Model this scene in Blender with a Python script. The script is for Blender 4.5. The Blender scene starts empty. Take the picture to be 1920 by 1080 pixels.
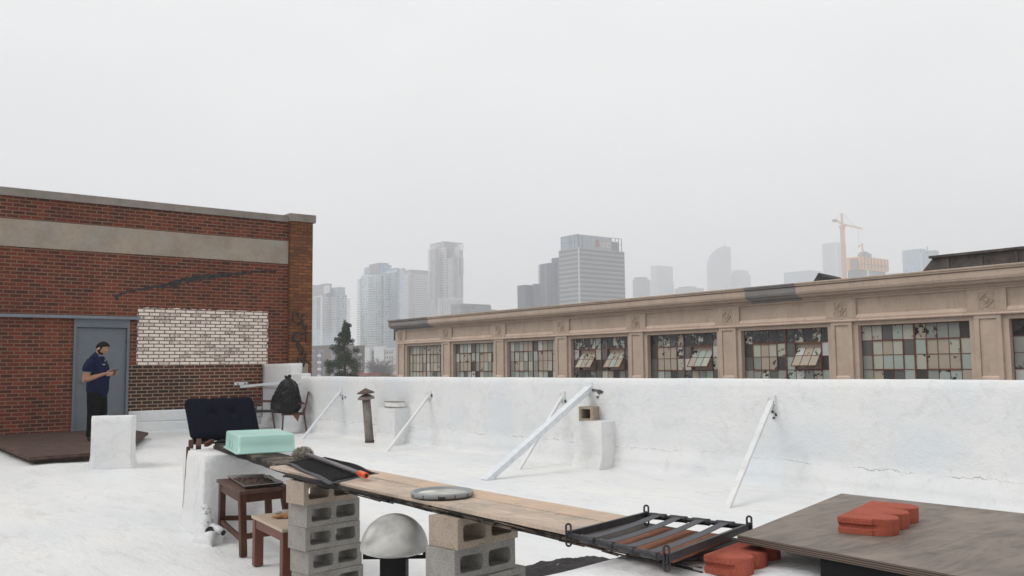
import bpy, bmesh, math, random
from mathutils import Vector, Matrix, noise as mn
random.seed(7)
S = bpy.context.scene
COL = S.collection
rad = math.radians
# ------------------------------------------------------------------ camera
F = 1675.0; H = 1.35
_d1 = Vector((-1320, -161, -F)); _d2 = Vector((2140, -122, -F))
AX = (-_d1).normalized(); AY = (_d2 - AX * _d2.dot(AX)).normalized(); AZ = AX.cross(AY)
MW = Matrix((AX, AY, AZ))            # camera space -> world
CP = Vector((0, 0, H))
def ray(px, py): return MW @ Vector((px - 960, 540 - py, -F))
def P(px, py, ax, v):
    r = ray(px, py); return CP + r * ((v - CP[ax]) / r[ax])
def PD(px, py, d): return CP + ray(px, py) * (d / F)
cam = bpy.data.cameras.new('camera'); co = bpy.data.objects.new('camera', cam); COL.objects.link(co)
co.matrix_world = Matrix.Translation(CP) @ MW.to_4x4()
cam.sensor_width = 36; cam.lens = F / 1920 * 36; cam.clip_start = 0.05; cam.clip_end = 12000
S.camera = co
S.view_settings.view_transform = 'Standard'; S.view_settings.look = 'None'; S.view_settings.exposure = 0; S.view_settings.gamma = 1
S.cycles.volume_bounces = 3; S.cycles.max_bounces = 8; S.cycles.volume_max_steps = 64

# ------------------------------------------------------------------ materials
class NT:
    def __init__(s, name):
        s.m = bpy.data.materials.new(name); s.m.use_nodes = True; s.t = s.m.node_tree
        s.b = s.t.nodes['Principled BSDF']; s.out = s.t.nodes['Material Output']
    def n(s, typ, ins=None, **pr):
        nd = s.t.nodes.new(typ)
        for k, v in pr.items(): setattr(nd, k, v)
        for k, v in (ins or {}).items():
            if isinstance(v, bpy.types.NodeSocket): s.t.links.new(v, nd.inputs[k])
            else:
                try: nd.inputs[k].default_value = v
                except Exception: nd.inputs[k].default_value = tuple(v) + (1,)
        return nd
    def set(s, k, v):
        if isinstance(v, bpy.types.NodeSocket): s.t.links.new(v, s.b.inputs[k])
        else:
            if hasattr(v, '__len__') and len(v) == 3: v = tuple(v) + (1,)
            s.b.inputs[k].default_value = v
    def obj(s): return s.n('ShaderNodeTexCoord').outputs['Object']
    def sep(s, v): return s.n('ShaderNodeSeparateXYZ', {0: v}).outputs
    def comb(s, x, y, z): return s.n('ShaderNodeCombineXYZ', {0: x, 1: y, 2: z}).outputs[0]
    def ma(s, op, a, b=0.0, c=0.0, clamp=False): return s.n('ShaderNodeMath', {0: a, 1: b, 2: c}, operation=op, use_clamp=clamp).outputs[0]
    def noise(s, v, sc, det=4, ro=.6, dist=0): return s.n('ShaderNodeTexNoise', {'Vector': v, 'Scale': sc, 'Detail': det, 'Roughness': ro, 'Distortion': dist}).outputs[0]
    def scale(s, v, k): return s.n('ShaderNodeVectorMath', {0: v, 1: k}, operation='MULTIPLY').outputs[0]
    def ramp(s, f, a, b, c0=(0, 0, 0), c1=(1, 1, 1)):
        r = s.n('ShaderNodeValToRGB', {0: f}); e = r.color_ramp.elements
        e[0].position = a; e[1].position = b; e[0].color = tuple(c0) + (1,); e[1].color = tuple(c1) + (1,)
        return r.outputs[0]
    def mix(s, f, a, b, blend='MIX'):
        nd = s.n('ShaderNodeMix', data_type='RGBA', blend_type=blend)
        for k, v in ((0, f), (6, a), (7, b)):
            if isinstance(v, bpy.types.NodeSocket): s.t.links.new(v, nd.inputs[k])
            else: nd.inputs[k].default_value = v if k == 0 else tuple(v)[:3] + (1,)
        return nd.outputs[2]
    def bump(s, h, st, dist=.01, nrm=None):
        i = {'Strength': st, 'Distance': dist, 'Height': h}
        if nrm: i['Normal'] = nrm
        return s.n('ShaderNodeBump', i).outputs[0]

def simple(name, c1, c2=None, sc=8, rough=.6, bst=.3, bsc=60, bd=.004, metal=0, stretch=(1, 1, 1), lo=.35, hi=.65, spec=.5):
    k = NT(name); v = k.scale(k.obj(), stretch)
    c2 = c2 or tuple(x * .8 for x in c1)
    k.set('Base Color', k.mix(k.ramp(k.noise(v, sc, 5, .65), lo, hi), c1, c2))
    k.set('Roughness', rough); k.set('Metallic', metal); k.set('Specular IOR Level', spec)
    if bst: k.set('Normal', k.bump(k.noise(v, bsc, 4, .6), bst, bd))
    return k.m

def whitepaint(name, streak=(1, 1, 1), base=(.80, .80, .79), cracks=False, dirt=.0):
    k = NT(name); o = k.obj(); v = k.scale(o, streak)
    c = k.mix(k.ramp(k.noise(v, .9, 5, .6), .4, .66), base, (base[0] * .9, base[1] * .925, base[2] * .96))
    c = k.mix(k.ramp(k.noise(v, 2.6, 6, .7, 1.5), .56, .8), c, (base[0] * .93, base[1] * .91, base[2] * .87))
    c = k.mix(k.ramp(k.noise(o, 14, 6, .7), .55, .85), c, (base[0] * .84, base[1] * .84, base[2] * .84))
    spots = k.ramp(k.noise(o, 23, 2, .5), .79, .81)
    c = k.mix(k.ma('MULTIPLY', spots, .35), c, (.22, .19, .17))
    if dirt: c = k.mix(k.ma('MULTIPLY', k.ramp(k.noise(v, 3.7, 8, .75, 1), .52, .72), dirt), c, (.42, .40, .38))
    if cracks:
        pass
        x, y, z = k.sep(o)
        w = k.noise(k.scale(o, (1.3, 1, 1)), 1.2, 8, .78)
        zl = k.ma('ADD', .29, k.ma('MULTIPLY', k.ma('SUBTRACT', w, .5), .24))
        d = k.ma('ABSOLUTE', k.ma('SUBTRACT', z, zl))
        wid = k.ma('MULTIPLY', k.ramp(k.noise(k.scale(o, (1.6, 1, 3)), 1.3, 9, .85), .47, .66), .0085)
        ck = k.ma('LESS_THAN', d, wid)
        c = k.mix(k.ma('MULTIPLY', ck, .7), c, (.20, .17, .145))
        band_ = k.ma('MULTIPLY', k.ma('LESS_THAN', k.ma('ABSOLUTE', k.ma('SUBTRACT', z, .33)), .09), k.ramp(k.noise(o, 11, 7, .8), .57, .66))
        c = k.mix(k.ma('MULTIPLY', band_, .45), c, (.45, .40, .34))
        bl = k.ma('MULTIPLY', k.ramp(k.noise(k.scale(o, (.8, 1, 1)), 1.1, 3, .5), .55, .72), .55)
        c = k.mix(bl, c, (.68, .73, .77))
        dr = k.ma('MULTIPLY', k.ramp(k.noise(k.scale(o, (9, 1, .5)), 1.3, 5, .7), .62, .8), .3)
        c = k.mix(dr, c, (.62, .60, .56))
    k.set('Base Color', c); k.set('Roughness', .55)
    h = k.ma('ADD', k.noise(v, 7, 6, .65), k.ma('MULTIPLY', k.noise(o, 45, 4, .6), .3))
    k.set('Normal', k.bump(h, .75, .02))
    return k.m

def brickmat(name, building=True):
    k = NT(name); o = k.n('ShaderNodeVectorMath', {0: k.obj(), 1: (XW - 5, 4, GZ)}, operation='ADD').outputs[0]; x, y, z = k.sep(o)
    wob = k.ma('MULTIPLY', k.ma('SUBTRACT', k.noise(o, 4, 4, .6), .5), .034)
    u = k.ma('ADD', k.ma('ADD', x, y), wob) if building else k.ma('ADD', y, wob)
    vv = k.ma('ADD', z, k.ma('MULTIPLY', wob, .35))
    vec = k.comb(u, vv, 0)
    def br(c1, c2, mo):
        return k.n('ShaderNodeTexBrick', {'Vector': vec, 'Color1': c1 + (1,), 'Color2': c2 + (1,), 'Mortar': mo + (1,), 'Scale': 1, 'Mortar Size': .0105,
                   'Mortar Smooth': .12, 'Bias': 0, 'Brick Width': .225, 'Row Height': .0765}, offset=.5, squash=1)
    b = br((.205, .036, .016), (.065, .017, .012), (.22, .135, .083) if building else (.085, .05, .03))
    if not building:
        b.inputs['Color1'].default_value = (.30, .105, .032, 1); b.inputs['Color2'].default_value = (.16, .052, .021, 1)
    col = b.outputs[0]; mort = b.outputs[1]
    # cell-like variation brick by brick
    cell = k.n('ShaderNodeTexBrick', {'Vector': vec, 'Color1': (0, 0, 0, 1), 'Color2': (1, 1, 1, 1), 'Mortar': (.5, .5, .5, 1), 'Scale': 1, 'Mortar Size': 0,
               'Brick Width': .225, 'Row Height': .0765}, offset=.5, squash=1).outputs[0]
    r1 = k.ma('ADD', cell, k.ma('MULTIPLY', k.noise(o, 1.6, 4, .7), .9))
    col = k.mix(k.ma('MULTIPLY', k.ramp(r1, 1.15, 1.3), .8), col, (.045, .028, .026) if building else (.13, .07, .04))
    col = k.mix(k.ma('MULTIPLY', k.ramp(k.noise(o, 3.1, 5, .7), .55, .75), .4), col, (.34, .09, .035) if building else (.34, .13, .045))
    if building:
        brickm = k.ma('SUBTRACT', 1, mort)
        e = k.ma('MULTIPLY', k.ma('SUBTRACT', k.noise(o, 9, 4, .6), .5), .10)
        z2 = k.ma('ADD', z, e); y2 = k.ma('ADD', y, e)
        inz = k.ma('MULTIPLY', k.ma('GREATER_THAN', z2, 1.45), k.ma('LESS_THAN', z2, 2.70))
        iny = k.ma('MULTIPLY', k.ma('GREATER_THAN', y2, 5.56), k.ma('LESS_THAN', y2, 8.52))
        zone = k.ma('MULTIPLY', inz, iny)
        # lower zone: dark, burnt bricks with pale joints
        low = k.ma('MULTIPLY', k.ma('LESS_THAN', z2, 1.45), k.ma('GREATER_THAN', y, 5.4))
        dk = k.mix(cell, (.075, .024, .018), (.018, .012, .012))
        dk = k.mix(k.ramp(k.sep(k.comb(y, 0, 0))[0], 0, 1), dk, dk)
        fade = k.ma('MULTIPLY', low, k.ma('SUBTRACT', 1.0, k.ma('MULTIPLY', k.ma('SUBTRACT', y, 5.9), .32), clamp=True))
        col = k.mix(k.ma('MULTIPLY', fade, k.ma('ADD', .1, brickm)), col, dk)
        col = k.mix(k.ma('MULTIPLY', low, mort), col, (.33, .235, .155))
        wn = k.ma('ADD', k.ma('MULTIPLY', cell, .34), k.noise(k.scale(o, (1, .8, 1.5)), 15, 7, .72))
        wmask = k.ma('MULTIPLY', zone, k.ramp(wn, .93, .80, (0, 0, 0), (1, 1, 1)))
        wmask = k.ma('MULTIPLY', zone, k.ramp(wn, .70, .92, (1, 1, 1), (.25, .25, .25)))
        col = k.mix(k.ma('MULTIPLY', wmask, brickm), col, (.85, .755, .67))
        col = k.mix(k.ma('MULTIPLY', zone, mort), col, (.15, .10, .075))
    soot = k.ramp(k.noise(k.scale(o, (1, 1, .7)), .9, 6, .75, .6), .36, .68, (1.08, 1.08, 1.08), (.60, .57, .56))
    col = k.mix(k.ma('SUBTRACT', .85, k.ma('MULTIPLY', zone, .75)) if building else .85, col, soot, 'MULTIPLY')
    k.set('Base Color', col); k.set('Roughness', .85)
    k.set('Normal', k.bump(k.ma('ADD', k.ma('MULTIPLY', mort, -1.0), k.ma('MULTIPLY', k.noise(o, 40, 4, .6), .5)), .7, .008))
    return k.m

def facade(name, wall, glass, w, h, mw=.3, mh=None, off=(0, 0), var=.5, rough=.4, wallvar=.85):
    """window grid in real metres: u runs along the wall, v is height; w/h = module size, mw = share of wall"""
    k = NT(name); o = k.obj(); x, y, z = k.sep(o)
    mh = mh if mh is not None else mw
    u = k.ma('DIVIDE', k.ma('ADD', k.ma('ADD', x, y), off[0]), w); v = k.ma('DIVIDE', k.ma('ADD', z, off[1]), h)
    fu = k.ma('FRACT', u); fv = k.ma('FRACT', v)
    win = k.ma('MULTIPLY', k.ma('GREATER_THAN', fu, mw), k.ma('GREATER_THAN', fv, mh))
    wn = k.n('ShaderNodeTexWhiteNoise', {'Vector': k.comb(k.ma('FLOOR', u), k.ma('FLOOR', v), 0)}, noise_dimensions='3D').outputs[0]
    g = k.mix(k.ma('MULTIPLY', wn, var), glass, wall)
    wl = k.mix(k.noise(o, .03, 3, .6), wall, tuple(a * wallvar for a in wall))
    k.set('Base Color', k.mix(win, wl, g)); k.set('Roughness', k.ma('SUBTRACT', .85, k.ma('MULTIPLY', win, .85 - rough)))
    return k.m

def woodmat(name, c1, c2, c3=None, axis=0, rough=.7, sc=1.0, knots=True):
    k = NT(name); o = k.obj(); k.set('Specular IOR Level', .2)
    st = [30, 30, 30]; st[axis] = 1.6
    v = k.scale(o, tuple(a * sc for a in st))
    f = k.noise(v, 1, 6, .7, 1.2)
    c = k.mix(k.ramp(f, .35, .68), c1, c2)
    if c3: c = k.mix(k.ma('MULTIPLY', k.ramp(k.noise(o, 4.5, 7, .75, .8), .46, .62), .85), c, c3)
    if knots: c = k.mix(k.ma('MULTIPLY', k.ramp(k.noise(o, 17, 2, .5), .72, .76), .6), c, tuple(a * .3 for a in c2))
    k.set('Base Color', c); k.set('Roughness', rough)
    k.set('Normal', k.bump(k.ma('ADD', f, k.noise(o, 90, 3, .6)), .4, .003))
    return k.m

def stucco(name, a, b, grime=(.16, .13, .11)):
    k = NT(name); o = k.obj()
    c = k.mix(k.ramp(k.noise(o, 1.1, 6, .7), .38, .66), a, b)
    c = k.mix(k.ma('MULTIPLY', k.ramp(k.noise(k.scale(o, (3.2, 3.2, .45)), 1.4, 6, .75), .54, .78), .55), c, grime)
    c = k.mix(k.ma('MULTIPLY', k.ramp(k.noise(o, 9, 6, .7), .5, .8), .35), c, tuple(x * .7 for x in b))
    k.set('Base Color', c); k.set('Roughness', .9)
    k.set('Normal', k.bump(k.noise(o, 22, 5, .65), .35, .012))
    return k.m

def concrete(name, a, b, spk=1.0, sc=30, yel=None):
    k = NT(name); o = k.obj()
    c = k.mix(k.ramp(k.noise(o, sc * .25, 5, .7), .35, .68), a, b)
    if yel: c = k.mix(k.ma('MULTIPLY', k.ramp(k.noise(o, 2.2, 4, .6), .45, .7), .7), c, yel)
    sp = k.noise(o, sc * 3.6, 3, .7)
    c = k.mix(k.ma('MULTIPLY', k.ramp(sp, .56, .66), .65 * spk), c, tuple(x * .45 for x in b))
    c = k.mix(k.ma('MULTIPLY', k.ramp(sp, .34, .44, (1, 1, 1), (0, 0, 0)), .45 * spk), c, tuple(min(1, x * 1.45) for x in a))
    k.set('Base Color', c); k.set('Roughness', .92)
    k.set('Normal', k.bump(k.noise(o, sc * 6, 4, .7), .6, .0025)); k.set('Specular IOR Level', .2)
    return k.m

M = {}
XW = -20.2; GZ = -9.0
M['floor'] = whitepaint('white_roof_coating', (.55, 1.5, 1), (.775, .775, .76), dirt=.42)
M['para'] = whitepaint('white_parapet_paint', (1, 1, 1.2), (.765, .77, .765), cracks=True, dirt=.3)
M['pier'] = whitepaint('white_pier_paint', (1, 1, 1), (.76, .755, .745), dirt=.5)
M['rock'] = whitepaint('white_lumpy_coating', (1, 1, 1), (.82, .82, .82), dirt=.35)
M['brace'] = simple('pale_brace_paint', (.74, .76, .78), (.62, .66, .70), 12, .5, .4, 50, .004)
M['brick'] = brickmat('red_brick'); M['ybrick'] = brickmat('orange_brick', False)
M['coping'] = concrete('coping_concrete', (.30, .27, .235), (.21, .19, .165), spk=.3, sc=10)
M['band'] = concrete('band_concrete', (.40, .33, .26), (.29, .24, .195), spk=.3, sc=7, yel=(.33, .33, .31))
M['door'] = simple('grey_door_paint', (.145, .165, .19), (.125, .145, .17), 3, .55, .08, 30)
M['lintel'] = simple('lintel_paint', (.20, .23, .27), (.16, .18, .21), 5, .5, .1)
M['tar'] = simple('black_tar', (.012, .011, .012), (.045, .042, .042), 14, .75, .9, 25, .02)
M['scrape'] = simple('scraped_grey_tar', (.15, .145, .14), (.05, .048, .047), 18, .8, .8, 40, .01)
M['spray'] = simple('black_spray_paint', (.012, .011, .012), (.03, .025, .02), 30, .6, 0)
M['stucco'] = stucco('tan_stucco', (.53, .42, .335), (.44, .345, .275))
M['stucco_light'] = stucco('pale_tan_stucco', (.66, .51, .41), (.56, .43, .35))  # brighter copy of the tan stucco: highlight on sills and string course put into colour
M['cornice_grey'] = stucco('grey_cornice_paint', (.27, .25, .24), (.21, .20, .195))
M['rust'] = simple('rusty_window_steel', (.20, .065, .035), (.09, .035, .025), 9, .8, .4, 60)
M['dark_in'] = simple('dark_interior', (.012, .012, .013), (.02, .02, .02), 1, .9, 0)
M['black_roof'] = simple('black_roofing', (.03, .032, .036), (.06, .055, .05), 2, .85, .6, 9, .03)
M['monitor'] = simple('weathered_tar_board', (.13, .105, .095), (.05, .04, .038), 2.2, .9, .5, 8, .02)
M['galv'] = simple('weathered_galvanised', (.27, .25, .235), (.19, .15, .125), 9, .6, .3, 40, metal=.35)
M['rustcap'] = simple('rusted_cap_metal', (.14, .085, .065), (.07, .05, .045), 14, .75, .5, 50, metal=.2)
M['cushion'] = simple('navy_black_fabric', (.007, .008, .014), (.010, .011, .019), 40, .95, .5, 400, .002, spec=.08)
M['mint'] = simple('mint_plastic', (.42, .655, .59), (.39, .625, .56), 5, .35, .05, 20)
M['darkplank'] = woodmat('charred_plank_wood', (.030, .024, .021), (.010, .008, .008), (.19, .15, .12), 0, .9)
M['lightplank'] = woodmat('pale_raw_plank', (.60, .485, .39), (.44, .34, .26), (.35, .30, .255), 0, .8)
M['lightplank2'] = woodmat('warm_raw_plank', (.62, .47, .355), (.50, .36, .26), (.44, .36, .29), 0, .8, 1.15)
M['redwood'] = woodmat('dark_red_stool_wood', (.085, .030, .016), (.045, .017, .011), (.11, .05, .03), 2, .5, knots=False)
M['stooltop'] = woodmat('dark_stool_top', (.10, .05, .035), (.055, .028, .02), (.14, .09, .065), 0, .55, knots=False)
M['redpaint'] = simple('red_brown_stool_paint', (.15, .045, .027), (.11, .035, .022), 6, .5, .15)
M['tantop'] = simple('tan_laminate', (.50, .40, .31), (.44, .35, .27), 6, .5, .1)
M['block'] = concrete('grey_cinder_concrete', (.32, .305, .28), (.23, .218, .20))
M['blocktan'] = concrete('tan_cinder_concrete', (.40, .33, .265), (.31, .255, .205))
M['rubber'] = simple('black_rubber_mat', (.010, .010, .011), (.018, .018, .02), 50, .85, .8, 160, .004, stretch=(.2, 1, 1), spec=.15)
M['matedge'] = simple('grey_mat_border', (.06, .065, .072), (.045, .048, .054), 20, .7, .3)
M['handle'] = simple('grey_mop_handle', (.19, .17, .18), (.15, .135, .14), 20, .4, .1)
M['orange'] = simple('orange_grip', (.80, .10, .015), (.70, .08, .012), 20, .4, .1)
M['mop'] = simple('grimy_mop_nap', (.58, .53, .45), (.20, .175, .14), 60, 1, 1, 120, .01)
M['lid'] = simple('grey_lid_plastic', (.29, .305, .315), (.25, .26, .27), 8, .45, .1)
M['lidin'] = simple('dirty_lid_inside', (.50, .52, .47), (.34, .33, .28), 14, .5, .1)
M['milk'] = simple('dried_white_paint', (.66, .65, .61), (.58, .56, .5), 20, .4, .2)
M['rack'] = simple('black_powder_steel', (.022, .022, .026), (.032, .032, .036), 30, .45, .2, 80, metal=.2)
M['strap'] = simple('grey_webbing', (.085, .088, .098), (.07, .072, .08), 90, .8, .5, 300, .002)
M['coir'] = simple('rust_brown_fibreboard', (.30, .12, .06), (.20, .08, .042), 22, .95, 1, 150, .006)
M['paver'] = concrete('red_paver_concrete', (.40, .105, .068), (.32, .08, .052), sc=60)
M['ply'] = None
M['blackbox'] = simple('black_cabinet_laminate', (.008, .008, .009), (.012, .012, .013), 5, .6, .1, spec=.12)
M['greypanel'] = simple('smoky_grey_panel', (.06, .06, .062), (.045, .045, .048), 5, .35, .05)
M['metaltray'] = simple('tray_steel', (.42, .41, .40), (.30, .28, .26), 20, .35, .1, metal=.7)
M['burnt'] = simple('burnt_residue', (.03, .025, .022), (.13, .075, .05), 26, .8, .8, 60, .01)
M['cloth_orange'] = simple('orange_leather', (.45, .20, .06), (.30, .15, .07), 20, .8, .5)
M['bag'] = simple('black_bin_liner', (.006, .006, .007), (.009, .009, .011), 9, .32, .35, 22, .008, spec=.22)
M['chairwood'] = simple('dark_chair_wood', (.085, .032, .02), (.05, .02, .015), 20, .55, .2)
M['chairseat'] = simple('black_seat_vinyl', (.014, .014, .017), (.02, .02, .022), 10, .5, .2)
M['skin'] = simple('skin', (.40, .205, .135), (.35, .175, .115), 20, .55, .05)
M['hair'] = simple('black_hair', (.010, .008, .008), (.018, .014, .012), 90, .7, .8, 250, .006, spec=.08)
M['polo'] = simple('navy_polo_cloth', (.014, .018, .052), (.010, .013, .038), 6, .9, .4, 14, .02, spec=.08)
M['collar'] = simple('pale_collar_cloth', (.17, .17, .27), (.14, .14, .22), 30, .9, .2)
M['trim'] = simple('mint_sleeve_trim', (.13, .26, .26), (.11, .22, .22), 30, .9, .1)
M['trousers'] = simple('black_trousers', (.006, .006, .007), (.010, .010, .011), 10, .9, .3, 20, .01, spec=.08)
M['white'] = simple('white_plastic', (.75, .75, .75), (.7, .7, .7), 10, .4, 0)
M['phone'] = simple('dark_phone', (.015, .015, .018), (.02, .02, .025), 10, .2, 0)
M['deckwood'] = woodmat('dark_brown_deck', (.085, .055, .045), (.05, .034, .03), (.12, .075, .06), 1, .8)
M['mortarlump'] = M['pier']
M['sblack'] = simple('black_pipe_mouth', (.01, .01, .01), (.02, .02, .02), 10, .7, 0)
M['pipepaint'] = None
def pipepaint():
    k = NT('flaking_white_on_black_pipe'); o = k.obj()
    k.set('Base Color', k.mix(k.ramp(k.noise(o, 38, 5, .7), .56, .62), (.70, .70, .71), (.02, .02, .022))); k.set('Roughness', .6)
    k.set('Normal', k.bump(k.noise(o, 38, 5, .7), .6, .004)); return k.m
M['pipepaint'] = pipepaint()
def plymat():
    k = NT('weathered_plywood'); o = k.obj()
    v = k.scale(o, (1, 1, 1)); f = k.noise(k.scale(o, (14, 2.2, 5)), 1, 6, .7, 1.5)
    c = k.mix(k.ramp(f, .38, .62), (.20, .16, .13), (.105, .083, .068))
    c = k.mix(k.ma('MULTIPLY', k.ramp(k.noise(o, 3.4, 6, .7, .6), .45, .7), .8), c, (.26, .21, .17))
    c = k.mix(k.ma('MULTIPLY', k.ramp(k.noise(o, 5.5, 5, .7), .60, .75), .6), c, (.07, .058, .052))
    c = k.mix(k.ma('MULTIPLY', k.ramp(k.noise(k.scale(o, (4, 9, 4)), 2, 4, .6), .70, .76), .5), c, (.36, .26, .19))
    k.set('Base Color', c); k.set('Roughness', .6)
    k.set('Normal', k.bump(k.ma('ADD', f, k.noise(o, 120, 3, .6)), .3, .002)); return k.m
M['ply'] = plymat()
def plyedge():
    k = NT('plywood_layers'); x, y, z = k.sep(k.obj())
    s = k.ma('FRACT', k.ma('MULTIPLY', z, 150))
    c = k.mix(k.ma('GREATER_THAN', s, .5), (.14, .10, .08), (.035, .024, .02))
    k.set('Base Color', c); k.set('Roughness', .85); return k.m
M['plyedge'] = plyedge()
def shelf_layers():
    k = NT('charred_layered_edge'); x, y, z = k.sep(k.obj()); o = k.obj()
    s = k.noise(k.scale(o, (1.2, 1.2, 150)), 1, 4, .7)
    k.set('Base Color', k.mix(k.ramp(s, .5, .68), (.012, .010, .010), (.07, .055, .045))); k.set('Roughness', .9)
    k.set('Normal', k.bump(s, .8, .006)); return k.m
M['charedge'] = shelf_layers()
def glassdome():
    k = NT('frosted_lamp_glass'); o = k.obj()
    f = k.noise(k.scale(o, (5, 5, 9)), 1, 3, .5, .8)
    k.set('Base Color', k.mix(k.ramp(f, .38, .66), (.74, .73, .69), (.36, .355, .34)))
    k.set('Roughness', .32); k.set('Transmission Weight', .25); k.set('Subsurface Weight', 0); k.set('Alpha', 1); return k.m
M['dome'] = glassdome()
def panemat():
    k = NT('painted_over_panes'); o = k.obj()
    a = k.n('ShaderNodeVertexColor', layer_name='pane'); r, g, b = k.n('ShaderNodeSeparateColor', {0: a.outputs[0]}).outputs[:3]
    rp = k.n('ShaderNodeValToRGB', {0: r}); rp.color_ramp.interpolation = 'CONSTANT'; el = rp.color_ramp.elements
    cols = [(.42, .36, .28), (.47, .47, .39), (.38, .44, .40), (.58, .59, .57), (.27, .29, .265), (.09, .095, .095), (.015, .015, .017)]
    while len(el) < len(cols): el.new(.5)
    for i, c in enumerate(cols): el[i].position = i / 7.0; el[i].color = c + (1,)
    off = k.scale(k.comb(r, g, b), (9, 9, 9))
    ov = k.n('ShaderNodeVectorMath', {0: o, 1: off}, operation='ADD').outputs[0]
    n = k.noise(ov, 3.4, 6, .68)
    peel = k.ma('LESS_THAN', n, g)
    c = k.mix(k.ma('MULTIPLY', k.noise(k.scale(o, (10, 10, 1)), 3, 4, .6), .35), rp.outputs[0], (.16, .15, .13))
    c = k.mix(peel, c, (.022, .022, .026))
    k.set('Base Color', c); k.set('Roughness', k.ma('SUBTRACT', .45, k.ma('MULTIPLY', peel, .3))); return k.m
M['pane'] = panemat()
def leafmat():
    k = NT('dark_evergreen_leaves'); o = k.obj()
    k.set('Base Color', k.mix(k.ramp(k.noise(o, 1.3, 4, .7), .35, .7), (.022, .045, .024), (.055, .085, .04))); k.set('Roughness', .8)
    return k.m
M['leaf'] = leafmat()
M['bark'] = simple('bark', (.07, .05, .038), (.04, .03, .024), 6, .9, .5)
M['shrub'] = simple('autumn_shrub_leaves', (.26, .13, .05), (.12, .12, .05), 1.3, .9, 0)
M['twig'] = simple('bare_twigs', (.16, .12, .12), (.11, .09, .09), 1, .9, 0)
M['ground'] = simple('city_ground', (.30, .295, .29), (.22, .22, .215), .02, .95, 0)
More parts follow.
